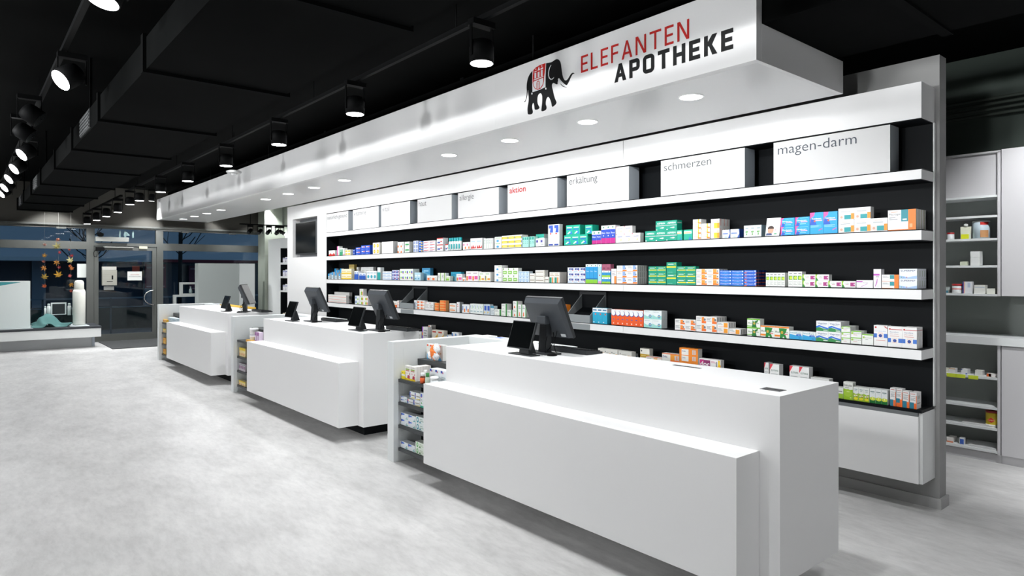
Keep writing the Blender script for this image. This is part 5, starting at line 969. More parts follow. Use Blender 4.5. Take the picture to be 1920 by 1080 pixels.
 'dulco':       ('tall white and lime carton with dark headline', 'eceee8', [P('94bf1f', (0, 0), (1, 0), (1, .6), (.5, .55), (0, .62)), T('Dulcolax', .04, .76, .9, .12, '3c4144', .01), Cc(.48, .38, .22, 'a5ca3c', 1), R(.35, .44, .65, .47, 'dfe8b0'), R(.7, .1, .85, .14, 'f0f4e0'), S(.3, .9, 'c9ccc0', .2, .6), R(.15, .66, .6, .7, 'b8bcb8')]),
 'dulco_half':  ('lime and white carton half hidden by the counter', 'e8eae4', [R(0, 0, 1, .45, '9cc43a'), R(.05, .62, .9, .68, '4a4f50')]),
 'kids':        ('small white and lime carton with tiny figures', 'e9ece8', [P('a2c61e', (0, 0), (1, 0), (1, .55), (.5, .48), (0, .56)), Cc(.3, .36, .06, 'f0ddc8'), Cc(.68, .4, .06, 'f0e4d8'), R(.24, .26, .36, .32, '3f9fb0'), R(.62, .24, .74, .34, 'b04a3a'), R(.6, .43, .78, .47, '2c2c28'), Cc(.5, .16, .09, 'e8dc2c', 1.6), R(.2, .8, .8, .85, '8fa4a8'), R(.3, .7, .7, .74, '8fa4a8')]),
 'drop':        ('white carton with green foot and yellow drop', 'e8ecec', [R(0, 0, 1, .25, '14702c'), P('7fb82c', (0, .25), (0, .36), (.5, .44), (1, .38), (1, .25)), Cc(.52, .3, .12, 'd8e04a', 1.5), P('eef0b0', (.42, .34), (.52, .52), (.62, .34), (.52, .26)), R(.12, .76, .85, .82, '6f8888'), R(.3, .68, .7, .71, 'b5c2c2')]),
 'laxans_tall': ('tall white carton with orange edge and teal block', 'ecebea', [R(0, 0, .58, .36, '2a7f98'), R(.58, 0, 1, .34, 'f4702a'), R(.9, .34, 1, .8, 'f4702a'), T('Laxans', .1, .76, .7, .05, '5a5c60'), *LN_(.1, .8, .5, .7, 3), R(.1, .9, .8, .93, 'c87a70')]),
 'laxans_orange': ('tall white carton with orange foot and small teal tab', 'ecebea', [R(0, 0, 1, .42, 'f4702a'), R(0, .22, .6, .46, '2a7f98'), R(.9, .42, 1, .82, 'f4702a'), T('Laxans', .1, .78, .7, .05, '5a5c60'), *LN_(.1, .8, .56, .72, 3), R(.1, .9, .8, .93, 'c87a70')]),
 'laxans_low':  ('shorter white carton with teal block and orange edge', 'ecebea', [R(0, 0, .6, .4, '2a7f98'), R(.6, 0, 1, .36, 'f4702a'), R(.9, .36, 1, .82, 'f4702a'), T('Laxans', .1, .74, .7, .06, '4a4c50', .01), *LN_(.1, .8, .5, .68, 3), R(.1, .88, .8, .92, 'c87a70')]),
 'laxans_end':  ('last white carton of the row with teal block', 'ecebea', [R(0, 0, .6, .38, '2a7f98'), R(.6, 0, 1, .34, 'f4702a'), R(.9, .34, 1, .8, 'f4702a'), T('Laxans', .1, .74, .7, .06, '4a4c50', .01), *LN_(.1, .8, .48, .68, 3), R(.1, .88, .8, .92, 'c87a70'), S(.3, .36, '9a9c94', .1, .8), S(.6, .8, 'c9cabf', .2, .7)]),
 'purple_edge': ('white carton with purple and orange edge', 'ebebe9', [R(0, .55, .16, 1, 'a04ad0'), R(0, .3, .16, .55, 'f08a3a'), R(0, 0, .16, .3, '8a4ad0'), *LN_(.3, .9, .2, .8, 3)]),
 'orange_sq':   ('white carton with orange square at the top', 'eae6e2', [R(.05, .72, .5, .95, 'f0803a'), *LN_(.1, .9, .1, .5, 4, 'c5bcb4')]),
 'yellow_wave': ('cream carton with red and yellow wave', 'efe9dc', [P('f0b840', (.0, .2), (.6, .35), (1, .7), (1, .3), (.4, .1), (0, .08)), R(.1, .75, .7, .9, 'c84a3a'), R(.1, .05, .7, .2, 'cf4a3a')]),
 'blue_head':   ('white carton with blue end on the cabinet', 'e9ecee', [R(0, .0, .3, .9, '2a78c8'), R(.4, .4, .6, .7, 'c8605a'), *LN_(.65, .95, .2, .8, 2)]),
}
PACK = {}
def pack_mesh(style, w_, d, h):
    k = (style, round(w_, 4), round(d, 4), round(h, 4))
    if k in PACK: return PACK[k]
    desc, base, deco = ST[style]
    g = MB(); m = mat(base, .42); g.box(0, w_, 0, d, 0, h, m)
    lay = -.0003
    for q in deco:
        lay -= .00007
        if q[0] == 'r': g.face([(q[1]*w_, lay, q[2]*h), (q[3]*w_, lay, q[2]*h), (q[3]*w_, lay, q[4]*h), (q[1]*w_, lay, q[4]*h)], mat(q[5], .42))
        elif q[0] == 'p': g.face([(u*w_, lay, v*h) for u, v in q[2]], mat(q[1], .42))
        elif q[0] == 'c':
            _, u, v, r, c, sq = q; rr = r*h
            g.face([(u*w_+rr*sq*math.cos(2*PI*i/14), lay, v*h+rr*math.sin(2*PI*i/14)) for i in range(14)], mat(c, .42))
        elif q[0] == 't':
            _, s, u, v, wd, hh, c, b = q
            g.text(s, (u*w_, lay, v*h), (1, 0, 0), (0, 0, 1), hh*h, mat(c, .42), width=wd*w_, bold=b)
        elif q[0] == 's':
            _, v0, v1, c, y0, y1 = q
            g.face([(w_+.0003, y0*d, v0*h), (w_+.0003, y1*d, v0*h), (w_+.0003, y1*d, v1*h), (w_+.0003, y0*d, v1*h)], mat(c, .42))
    PACK[k] = g.mesh('pack', fix=False)
    return PACK[k]
ROWW = {1: [''], 2: ['lower row', 'upper row'], 3: ['bottom row', 'middle row', 'top row'], 4: ['bottom row', 'second row', 'third row', 'top row'], 5: ['bottom row', 'second row', 'third row', 'fourth row', 'top row']}
SEEN = {}
NPK = [0]
REC = []
def put(style, x, y, z, w_, d, h, label, cat, group, name, layer):
    me = pack_mesh(style, w_, d, h)
    if label in SEEN: print('DUPLICATE LABEL', label)
    n = len([t for t in label.replace(',', ' ').split() if t])
    if n > 16: print('LONG', n, label)
    SEEN[label] = 1
    dist = FWD.x*x + FWD.y*y
    # picture size: the front seen at its slant, or only the end face for the layers behind
    cosv = y / math.hypot(x, y); sinv = abs(x) / math.hypot(x, y)
    area = (w_*h*cosv if layer == 0 else 0) + d*h*sinv
    REC.append((area/dist**2, style, me, (x, y, z+.0006), label, cat, group, name))
def place_packs(limit):
    """the 300 wall packs that show largest are objects of their own, the small rest one object"""
    wall = sorted([r for r in REC if r[7] == 'medicine_box'], key=lambda r: -r[0]); other = [r for r in REC if r[7] != 'medicine_box']
    for r in wall[:limit] + other:
        o = bpy.data.objects.new(r[7], r[2]); COL.objects.link(o); o.location = r[3]; tag(o, r[4], r[5], r[6])
    bm = bmesh.new(); mats = []
    for r in wall[limit:]:
        n0 = len(bm.faces); nv = len(bm.verts); bm.from_mesh(r[2]); bm.verts.ensure_lookup_table(); bm.faces.ensure_lookup_table()
        for v in bm.verts[nv:]: v.co += Vector(r[3])
        idx = []
        for m in r[2].materials:
            if m not in mats: mats.append(m)
            idx.append(mats.index(m))
        for f in bm.faces[n0:]: f.material_index = idx[f.material_index]
    me = bpy.data.meshes.new('small_medicine_boxes'); bm.to_mesh(me); bm.free()
    for m in mats: me.materials.append(m)
    o = bpy.data.objects.new('medicine_boxes', me); COL.objects.link(o)
    tag(o, 'many small medicine cartons crowded on the shelves toward the street end', 'medicine boxes', None, 'stuff')
    print('PACKS', len(wall), 'individual', limit, 'other', len(other))
def block(shelf, zs, yf, style, px0, px1, cols, rows, pyt, d=.06, deep=1, extra='', group=None, cat='medicine box', h=None, z0=None, name='medicine_box', lim=None):
    """cols x rows identical packs whose fronts stand on the shelf between two pixel columns; deep layers behind the last column."""
    a, b = on_y(px0, 500, yf).x, on_y(px1, 500, yf).x
    base = zs if z0 is None else z0
    H = (on_y(px0, pyt, yf).z - base) if h is None else h
    if lim: a = max(a, lim[0]+.004); b = min(b, lim[1]-.003)
    w_ = (b-a)/cols; hh = H/rows; desc = ST[style][0]
    if extra: desc += ' ' + extra
    W2, H2 = round(w_-.0012, 4), round(hh-.0008, 4)
    for r in range(rows):
        for c in range(cols):
            for k in range(deep if c == cols-1 else 1):
                bits = [desc]
                if ROWW[rows][r]: bits.append(ROWW[rows][r])
                if k: bits.append(f'{ORD[k+1]} layer back')
                elif cols > 1: bits.append(f'{ORD[c+1]} from street')
                if shelf: bits.append(shelf)
                put(style, a+w_*c, yf+k*(d+.001)+random.uniform(0, .0008), base+hh*r, W2, d-.0006, H2, ', '.join(bits), cat, group or f'packs on the {shelf}', name, k)
SH = {2: ('top shelf', 1.839), 3: ('second shelf', 1.457), 4: ('third shelf', 1.07), 5: ('cabinet top', .68)}
YF = 4.722
def B(n, *a, **k): block(SH[n][0], SH[n][1], k.pop('yf', YF), *a, **k)
def BR(z0, style, px0, px1, cols, pyt, d, yf, **k):      # packs standing on a plain box on the cabinet top, of which the counter hides the lower one
    B(5, style, px0, px1, cols, 1, pyt, d, yf=yf, z0=z0, **k)
    a, b = on_y(px0, 500, yf).x, on_y(px1, 500, yf).x
    NB[0] += 1; g = MB().box(0, b-a-.001, 0, d, 0, z0-.6812, mat('d9d9d4', .5)); tag(g.build('carton_base', loc=(a, yf+.0005, .6805)), 'plain pale carton under the ' + ST[style][0] + ((' ' + k['extra']) if 'extra' in k else ''), 'carton')
NB = [0]

# --- top shelf, from the street to the sign end
B(2, 'plain_tall', 615.5, 619.5, 1, 1, 465.4, .07, yf=4.80)
B(2, 'white_red', 616.5, 628, 2, 1, 470, .06)
B(2, 'pink_tall', 631.9, 636, 1, 1, 462, .06)
B(2, 'green_slim', 637, 642.5, 2, 1, 465.5, .05)
B(2, 'grey_pink', 643.2, 646, 1, 1, 465.5, .05)
B(2, 'yellow_mid', 647.3, 657, 2, 2, 468.3, .045)
B(2, 'blue_small', 661.7, 665.5, 1, 2, 467.6, .05)
B(2, 'blue_orange', 667, 676.5, 1, 2, 464, .06)
B(2, 'blue_orange', 677.2, 694, 2, 2, 460.5, .06, extra='taller stack')
B(2, 'yellow_oval', 699, 711.5, 2, 2, 455.5, .05)
B(2, 'white_sketch', 716, 737, 3, 2, 453.8, .08)
B(2, 'orange_tab', 745.5, 757, 2, 2, 454, .06)
B(2, 'green_script', 759, 767.5, 1, 2, 453.5, .06)
B(2, 'blue_bars', 775.2, 784, 2, 3, 451.8, .05)
B(2, 'blue_yellow', 785.6, 792.6, 1, 4, 452.6, .05)
B(2, 'red_strip', 793.8, 816, 2, 4, 452.2, .06)
B(2, 'red_top', 819.2, 830.5, 1, 2, 446.5, .08)
B(2, 'red_top', 835, 840.6, 1, 1, 458, .05, extra='standing alone')
B(2, 'pink_dots', 868, 881, 2, 1, 454.4, .06)
B(2, 'red_script', 882, 904, 2, 1, 447.4, .05)
B(2, 'green_rim', 907, 924, 4, 1, 447.6, .045)
B(2, 'blue_blob', 927.7, 940, 1, 2, 444.6, .06)
B(2, 'yellow_band', 941, 978.6, 3, 3, 442.4, .09)
B(2, 'mint_slim', 980, 991.5, 3, 1, 444.4, .05)
B(2, 'mint_slim', 993, 1002, 2, 1, 443.5, .05, extra='beside the mint topped one')
B(2, 'mint_big', 1005, 1020, 1, 1, 439.5, .06, yf=4.79)
B(2, 'purple_logo', 1004.5, 1021, 2, 1, 447.6, .055)
B(2, 'tall_blue', 1027.8, 1048.6, 2, 1, 421.6, .05, 1)
B(2, 'teal_big', 1057.5, 1101.5, 3, 1, 441.6, .09)
ZT = 1.839 + (on_y(1057.5, 441.6, YF).z-1.839)
B(2, 'teal_big', 1061.5, 1087.5, 2, 1, 423, .09, z0=ZT+.0005, extra='on top')
B(2, 'teal_big', 1097.2, 1110.8, 1, 1, 422, .09, z0=ZT+.0005, extra='single on top')
B(2, 'bepa_small', 1110, 1127, 2, 1, 433.8, .05)
B(2, 'bepa_tall', 1127.4, 1153.8, 3, 1, 423.5, .07)
B(2, 'pink_corner', 1155, 1200.5, 3, 1, 438.8, .05)
ZT = on_y(1155, 438.8, YF).z
B(2, 'pink_corner', 1155, 1185.4, 2, 1, 425, .05, z0=ZT+.0004, extra='on top')
B(2, 'aspirin', 1209.8, 1269.2, 3, 1, 434, .075)
ZT = on_y(1209.8, 434, YF).z
B(2, 'aspirin', 1229.6, 1269.2, 2, 1, 415.2, .075, z0=ZT+.0004, extra='on top')
B(2, 'teal_yellow_swoop', 1269.6, 1279, 1, 1, 431.4, .07)
B(2, 'teal_yellow_swoop', 1282.2, 1298.4, 1, 1, 431, .07, extra='wider one')
B(2, 'yellow_flag', 1299.2, 1314.6, 1, 4, 411.8, .075)
B(2, 'yellow_flag', 1315.4, 1331.4, 1, 3, 419.6, .075, extra='in the lower stack')
B(2, 'yellow_block', 1333, 1349, 1, 2, 411, .05, 3)
B(2, 'blue_swirl', 1354.5, 1369, 1, 1, 431.2, .06)
B(2, 'blue_swirl', 1369.6, 1386.8, 1, 1, 430, .06, extra='nearer the leaf packs')
B(2, 'leaf', 1395, 1427.6, 3, 1, 423.4, .07)
c_ = on_y(1434, 439, 4.72)
cd = thing('picture_card', 'white counter card with a smiling child in front of the cyan packs', 'card', (c_.x, 4.725, 1.841))
g = MB(); W_, H_ = .112, .14
g.box(0, W_, 0, .004, 0, H_, mat('f1f1f1', .4))
g.face([(.012+W_*.25+.024*math.cos(2*PI*i/16), -.0004, .045+.03*math.sin(2*PI*i/16)) for i in range(16)], mat('dba78e')); g.face([(.012+W_*.25+.026*math.cos(PI*i/8), -.0006, .055+.024*math.sin(PI*i/8)) for i in range(9)], mat('3f2f2a'))
g.face([(.004, -.0005, .004), (.055, -.0005, .004), (.05, -.0005, .02), (.01, -.0005, .022)], mat('4b5c86')); g.face([(.07, -.0005, .01), (.09, -.0005, .01), (.09, -.0005, .02), (.07, -.0005, .02)], mat('6fae8a')); g.face([(.078+.007*math.cos(2*PI*i/12), -.0005, .045+.007*math.sin(2*PI*i/12)) for i in range(12)], mat('f0b8c4'))
g.build('card', cd, rot=(math.radians(-12), 0, 0)).data.name = 'card'
B(2, 'heart_flat', 1463.6, 1490, 1, 2, 409.6, .04)
B(2, 'heart_flat', 1491, 1518.2, 1, 2, 407.6, .04, extra='in the second stack')
B(2, 'heart_tall', 1518.8, 1570.4, 2, 1, 399.2, .06)
B(2, 'teal_orange', 1572, 1664.2, 3, 1, 413.4, .055)
ZT = on_y(1572, 413.4, YF).z
B(2, 'teal_orange', 1572, 1632.6, 2, 1, 391.5, .055, z0=ZT+.0004, extra='on top')
B(2, 'macrogol', 1664.8, 1717.6, 1, 1, 394.8, .044, 4)
# five pump bottles
for k in range(5):
    p = on_y(844.6+4.8*k, 460, 4.75); o = thing('pump_bottle', f'tall white bottle with teal cap on the top shelf, {ORD[k+1]} from the street end', 'bottle', (p.x, 4.75, 1.8395), group='teal capped bottles on the top shelf')
    if k == 0:
        MB().lathe([(.021, 0), (.023, .005), (.023, .10), (.018, .118)], (0, 0, 0), mat('e8ecec', .35), 16).box(-.014, .014, -.0245, -.0225, .02, .08, mat('2aa7ac')).build('body', o)
        MB().lathe([(.0185, .118), (.0195, .121), (.0195, .155), (.017, .16)], (0, 0, 0), mat('16a6ad', .35), 16).build('cap', o); first = o
    else:
        for c in first.children: q = c.copy(); COL.objects.link(q); q.parent = o

# --- second shelf
for k in range(7):
    p = 615+3.4*k
    B(3, 'blue_vial', p, p+2.6, 1, 1, 513-(k % 3)*1.5, .035, yf=4.73+.03*(k % 2), extra=f'{ORD[k+1]} from street')
for k in range(4): B(3, 'blue_vial', 622+5*k, 625.5+5*k, 1, 1, 506-2.5*(k % 2), .04, yf=4.84, extra=f'rear {ORD[k+1]} from street')
B(3, 'yellow_low', 640, 659, 2, 2, 504.4, .05)
B(3, 'khaki', 654.4, 664, 1, 1, 496, .05, yf=4.85)
B(3, 'blue_foot', 664.5, 672, 2, 1, 508, .05)
B(3, 'plain_tall', 668.6, 672, 1, 1, 501, .05, yf=4.84, extra='behind')
B(3, 'blue_foot', 673.5, 685.5, 2, 1, 511.5, .05, extra='in the low pair')
B(3, 'grey_white', 677, 700, 3, 1, 501, .05, yf=4.83)
B(3, 'teal_oval', 687.5, 706, 3, 1, 508, .055)
B(3, 'teal_half', 707.6, 713.4, 1, 1, 501.4, .06)
B(3, 'blue_line', 717.4, 734, 2, 3, 508.8, .06)
B(3, 'blue_red', 735.2, 748, 2, 3, 506.4, .06)
B(3, 'lime_blue', 749.8, 774.4, 3, 2, 504.4, .05, 2)
B(3, 'sky_small', 777.4, 788.6, 2, 1, 511, .05)
B(3, 'sky_gradient', 791.4, 806.6, 1, 1, 502.5, .05, yf=4.82)
B(3, 'orange_low', 800.5, 819, 2, 1, 516.6, .05)
B(3, 'green_vine', 821, 835.6, 2, 1, 511.8, .05)
B(3, 'lime_low', 836.6, 843.6, 1, 1, 517.4, .05)
B(3, 'cyan_top', 845.4, 864.6, 2, 1, 510, .05, yf=4.80)
B(3, 'orange_pink', 855.8, 866.4, 1, 1, 513.6, .05)
B(3, 'orange_low', 867.4, 873, 1, 1, 520.5, .04, extra='standing alone')
B(3, 'orange_pink', 874, 896.6, 2, 1, 508.6, .05, extra='larger pair')
B(3, 'yellow_blue_bits', 897.4, 919.6, 2, 1, 510, .06)
B(3, 'blob_three', 927.2, 941, 1, 3, 497.6, .09)
B(3, 'leafy', 942.2, 971.4, 3, 2, 502.5, .055)
B(3, 'ice', 972.4, 992, 3, 3, 508.6, .055)
B(3, 'brown_line', 993.4, 1003, 1, 2, 512.6, .05)
B(3, 'brown_line', 1004, 1021.4, 1, 3, 506.6, .05, extra='taller stack')
B(3, 'brown_line', 1022, 1029.4, 1, 1, 519, .05, extra='alone')
B(3, 'orange_bars', 1030.4, 1049.4, 2, 1, 510.2, .05, 2)
B(3, 'act', 1064.4, 1097.4, 3, 3, 501.6, .06)
B(3, 'spray_tall', 1098.2, 1120.4, 3, 1, 495.4, .05)
B(3, 'rose_tall', 1120.9, 1127.8, 1, 1, 495.4, .05)
B(3, 'blue_green_low', 1128.6, 1144.6, 2, 2, 507.6, .05)
B(3, 'plum', 1128.6, 1144.6, 2, 1, 495.4, .05, z0=on_y(1128.6, 507.6, YF).z+.0005)
B(3, 'orange_corner_tall', 1146.2, 1155.6, 1, 1, 504, .06)
B(3, 'portrait_blue', 1156.4, 1195.2, 2, 3, 498, .028, 5)
B(3, 'teal_yellow', 1216, 1249, 2, 3, 499.6, .06)
B(3, 'teal_yellow_tall', 1249.8, 1268.6, 1, 2, 491.8, .075)
B(3, 'teal_yellow', 1269.4, 1304.6, 2, 3, 499.4, .05, 1, extra='nearer stack')
B(3, 'portrait_orange', 1305.4, 1348.6, 2, 3, 504.4, .04, 3)
B(3, 'long_blue', 1349.4, 1394.6, 2, 5, 507.2, .05)
B(3, 'long_blue_red', 1395.2, 1418.4, 1, 5, 506.6, .05, 3)
B(3, 'lemon', 1436, 1471.8, 5, 1, 511.4, .06)
B(3, 'lemon', 1478, 1504, 3, 1, 509, .06, extra='taller trio')
B(3, 'green_magenta', 1504.6, 1604.6, 4, 1, 526.2, .05)
ZT = on_y(1504.6, 526.2, YF).z
B(3, 'green_magenta', 1504.6, 1554.4, 2, 1, 514.6, .05, z0=ZT+.0004, extra='on top')
B(3, 'violet_flat', 1605.8, 1636.8, 1, 1, 525.2, .05)
B(3, 'violet_tall', 1637.9, 1652.2, 1, 1, 504.6, .055)
B(3, 'teal_orange_flat', 1653.4, 1685.4, 1, 2, 515, .06)
B(3, 'superpep', 1686.2, 1719.8, 1, 2, 504, .04, 4)

# --- third shelf
B(4, 'pinstripe', 615.5, 649, 4, 3, 552, .05)
B(4, 'pinstripe', 627, 655, 3, 1, 547, .05, yf=4.84, h=.17, extra='rear')
B(4, 'stripe_blue', 665.4, 673.4, 1, 2, 554.4, .05)
B(4, 'lime_orange', 674.2, 690, 2, 2, 554.4, .06)
B(4, 'lime_orange', 674.2, 681, 1, 1, 541.6, .06, z0=on_y(674.2, 554.4, YF).z+.0005, extra='on top')
B(4, 'orange_half', 731, 744.4, 2, 1, 564, .055)
B(4, 'pale_pink', 744.8, 748.2, 1, 1, 563.4, .05)
B(4, 'blue_script', 776.4, 781.6, 1, 1, 562.8, .05)
B(4, 'orange_cube', 782.6, 796.2, 2, 3, 563, .05)
B(4, 'red_speck', 797.2, 812.6, 2, 1, 565.8, .05)
B(4, 'orange_roll', 815.2, 822.6, 1, 3, 567.8, .05)
B(4, 'orange_roll', 824.8, 835.6, 1, 4, 563.2, .05, extra='taller stack')
B(4, 'orange_bar_low', 842.8, 855, 1, 2, 568.6, .05)
B(4, 'grey_edge', 856.4, 861.6, 1, 1, 566.4, .06)
B(4, 'blue_orange_low', 866.6, 880, 2, 1, 570.6, .05)
B(4, 'ribbon', 881.4, 906, 4, 1, 569.2, .055)
B(4, 'navy_print', 907, 918.6, 2, 1, 570.2, .05)
B(4, 'steel_blue', 919.6, 926.4, 1, 1, 573.4, .05)
B(4, 'green_spine', 927.2, 939.4, 1, 1, 579.6, .06)
B(4, 'green_spine', 940.2, 950.4, 1, 2, 569.4, .07, extra='in the double stack')
B(4, 'green_spine', 951, 960.6, 1, 1, 581, .06, extra='next to the flame packs')
B(4, 'orange_flame', 961.8, 970.8, 1, 2, 564.6, .07)
B(4, 'orange_flame', 971.4, 986.8, 2, 1, 571, .05, extra='single row')
B(4, 'sunset', 1055, 1062, 1, 3, 571, .06)
B(4, 'sinupret', 1111.2, 1138.4, 3, 1, 577, .07)
B(4, 'orange_tall', 1146.4, 1206.4, 7, 1, 579.6, .06)
B(4, 'aqua_ring', 1207.2, 1240.6, 2, 2, 581.6, .04, 2)
B(4, 'portrait_small', 1265.4, 1304.4, 2, 2, 597.8, .05)
B(4, 'portrait_small', 1305.2, 1344.2, 2, 2, 592.4, .035, 4, extra='taller stack')
B(4, 'amber_block', 1344.8, 1366.2, 1, 2, 603.6, .035, 3)
B(4, 'amber_block', 1367, 1388.6, 1, 1, 615.8, .035, 3, extra='in front')
B(4, 'lime_man', 1401, 1425.4, 1, 2, 597, .06)
B(4, 'orange_man', 1426, 1479.6, 2, 1, 610, .07)
B(4, 'imodium', 1480.4, 1529.6, 2, 1, 620, .06)
B(4, 'vaprino', 1530.4, 1576.8, 2, 2, 601.2, .045, 3)
B(4, 'lime_lid', 1577.6, 1594.6, 1, 3, 611.6, .045, 3)
B(4, 'lime_lid', 1595.4, 1615.4, 1, 2, 620, .045, 2, extra='pair stack')
B(4, 'lime_lid_big', 1616.4, 1637.4, 1, 1, 626, .06)
B(4, 'darmflora_up', 1638.4, 1664.2, 1, 1, 609.4, .06)
B(4, 'darmflora', 1664.8, 1719.4, 2, 1, 611.4, .05, 2)

# --- cabinet top
B(5, 'flat_pale', 785.4, 789.6, 1, 1, 621.5, .06)
B(5, 'purple_edge', 791.4, 802, 1, 1, 612.4, .07)
B(5, 'orange_sq', 803, 808.6, 1, 1, 609.4, .07, yf=4.79)
B(5, 'yellow_wave', 809.8, 832, 2, 1, 618, .06)
B(5, 'blue_head', 847.2, 860, 2, 1, 622.6, .05)
B(5, 'blue_head', 838.2, 845.6, 1, 1, 627.6, .05, extra='lower one')
BR(.77, 'white_flat', 1121.4, 1158, 3, 652.6, .06, 4.722)
BR(.77, 'white_flat', 1159.4, 1184.4, 1, 657.4, .06, 4.722, extra='longer one')
BR(.77, 'yellow_strip', 1200.4, 1218, 1, 652.6, .05, 4.765)
BR(.775, 'dolo_small', 1211.2, 1240.4, 1, 667.6, .05, 4.71)
BR(.775, 'dolo', 1241.4, 1273, 1, 661.4, .06, 4.712)
BR(.775, 'dolo_big', 1273.8, 1308.8, 1, 651.4, .06, 4.712)
BR(.775, 'doc', 1311, 1351.4, 1, 671.4, .05, 4.712)
BR(.75, 'red_corner', 1433, 1441.6, 1, 679.4, .06, 4.79, extra='at the rear')
BR(.75, 'red_corner', 1443.6, 1461.2, 1, 682, .06, 4.722)
BR(.75, 'red_corner', 1480.4, 1517, 2, 685.4, .06, 4.722, extra='pair')
B(5, 'flat_pale', 1520, 1555, 2, 1, 706.8, .06, extra='by red corners')
B(5, 'dulco_half', 1566, 1581, 1, 1, 725.4, .06)
B(5, 'dulco', 1581.4, 1599.2, 1, 1, 715.4, .05, yf=4.718)
B(5, 'kids', 1599.8, 1630.2, 3, 1, 724.6, .06)
B(5, 'drop', 1630.8, 1664.2, 3, 1, 728, .06)
B(5, 'laxans_tall', 1669, 1679.8, 1, 1, 727, .055)
B(5, 'laxans_orange', 1680.6, 1692, 1, 1, 728.4, .055)
B(5, 'laxans_low', 1692.6, 1705.4, 1, 1, 732.8, .055)
B(5, 'laxans_end', 1706, 1719, 1, 1, 735.2, .08)
for k, (px, py, ww, hh, n) in enumerate(((1187, 667, .055, .10, 'narrow clear brochure stand with a portrait on the cabinet top'), (1208, 664, .085, .115, 'wide clear brochure stand with blue brochure on the cabinet top'))):
    p = on_y(px, py, 4.84); o = thing('brochure_stand', n, 'stand', (p.x, 4.85, .6805))
    MB().box(0, ww, 0, .003, 0, hh*1.05, mat('8d9296', .3)).box(0, ww, 0, .04, 0, .003, mat('9ea3a6', .3)).build('stand', o)
    MB().box(.004, ww-.004, -.004, -.0005, .004, hh*1.25, mat('c5c6c9', .5)).box(.004, ww*.75, -.0048, -.004, hh*.5, hh*1.0, mat('33508c', .5)).box(ww*.1, ww*.5, -.0048, -.004, .01, hh*.45, mat('b98f78' if k == 0 else '8a8f96', .5)).build('brochure', o)

# ================================================================== PACKS ON THE COUNTER SIDE SHELVES
ST.update({
 'calcium':  ('yellow footed carton with red glass', 'ece9e4', [R(0, 0, 1, .13, 'efcf1c'), R(.08, .7, .85, .8, '8cab4a'), R(.1, .62, .8, .68, 'b8404a'), T('Calcium', .06, .86, .8, .08, '5a5c66'), P('b52a4a', (.4, .14), (.9, .1), (.9, .34), (.5, .36)), P('b52a4a', (.75, .4), (.95, .4), (.9, .56)), R(.1, .45, .5, .5, 'dcb0b4')]),
 'yellow_p': ('small bright yellow carton', 'f0dc1a', [R(0, .4, 1, .62, 'e3e6e4'), R(.15, .75, .5, .82, '8a7a20')]),
 'white_b':  ('white carton with blue corner mark', 'e9eef2', [R(0, .82, .3, .98, '3550b0'), R(.3, .78, .45, .9, 'c84a6a'), *LN_(.15, .85, .2, .6, 3, 'b5c6c8')]),
 'tea':      ('tall carton with red square', 'e6e6e2', [R(.1, .86, .55, .98, 'f0502a'), P('3fa8dc', (.1, 0), (.8, 0), (.1, .42)), Cc(.6, .45, .05, 'a88a4a')]),
 'mouth':    ('flat blue ended yellow edged carton', 'e2e5e6', [R(0, .1, .2, .9, '3f62b0'), R(.3, .4, .95, .55, '8a8478'), P('e0c83a', (.2, .05), (.98, .05), (.98, .2), (.5, .15)), R(.12, .5, .2, .7, 'd07a8a')]),
 'mouth_r':  ('flat white carton with red dot', 'e2e5e6', [R(0, .1, .2, .9, '3f62b0'), Cc(.15, .75, .18, 'f0502a'), R(.3, .4, .95, .55, '8a8478')]),
 'blue_w':   ('flat white carton with blue wing', 'e0e6ea', [P('3f6fd0', (.12, .6), (.55, .75), (.5, .88), (.12, .95)), R(.05, .6, .15, .95, '3a4a9a'), R(.08, .5, .16, .6, 'd07a8a'), Cc(.85, .4, .09, '3f8a6a'), R(.7, .1, .95, .25, '4fa6a0')]),
 'teal_tooth': ('white carton with teal ring', 'dfe8e6', [Cc(.22, .5, .42, '2f8fa4', .75), Cc(.22, .52, .2, 'dfe8e6', .75), *LN_(.5, .95, .3, .8, 2, '9ab0a4'), P('2f7f94', (.42, .1), (.7, .1), (.5, .4))]),
 'green_tooth': ('white carton with green ring', 'dfe8dc', [Cc(.22, .5, .42, '5aa85a', .75), Cc(.22, .52, .2, 'dfe8dc', .75), *LN_(.5, .95, .3, .8, 2, 'a9b89a'), P('3f7f44', (.42, .1), (.7, .1), (.5, .4))]),
 'purple_t': ('purple edged carton', 'd8c8dc', [R(0, 0, .8, 1, '9a5a9c'), R(.2, .3, .6, .7, 'e8dcea')]),
 'navy_t':   ('navy edged carton', 'd3d8ea', [R(0, 0, 1, 1, '3a4a9c'), R(.2, .3, .7, .7, 'e4e8f4')]),
 'mint_t':   ('tall blue headed mint footed carton', 'e8eeee', [R(.15, .7, .7, .93, '3f5fc0'), Cc(.45, .7, .04, 'd0506a', 1), Cc(.5, .3, .06, '4a9a4a'), R(0, 0, 1, .12, '3fae92'), *LN_(.3, .8, .4, .6, 2)]),
 'amber_c':  ('yellow and orange carton', 'e8b23a', [R(.1, .6, .9, .8, 'd8741a'), R(.1, .2, .9, .3, 'f4dca0')]),
 'yellow_c': ('yellow and cream carton', 'ead9a0', [R(0, .7, 1, 1, 'e0c020'), R(.1, .15, .6, .4, 'e08a5a')]),
 'plum_c':   ('upright grey and plum carton', 'c4bcc4', [R(.1, .3, .9, .7, '8a6a84'), R(.1, .8, .9, .9, '5a7a6a')]),
 'soap':     ('large pale blue carton', 'c9dae4', [R(.1, .6, .8, .75, 'a0bccc')]),
})
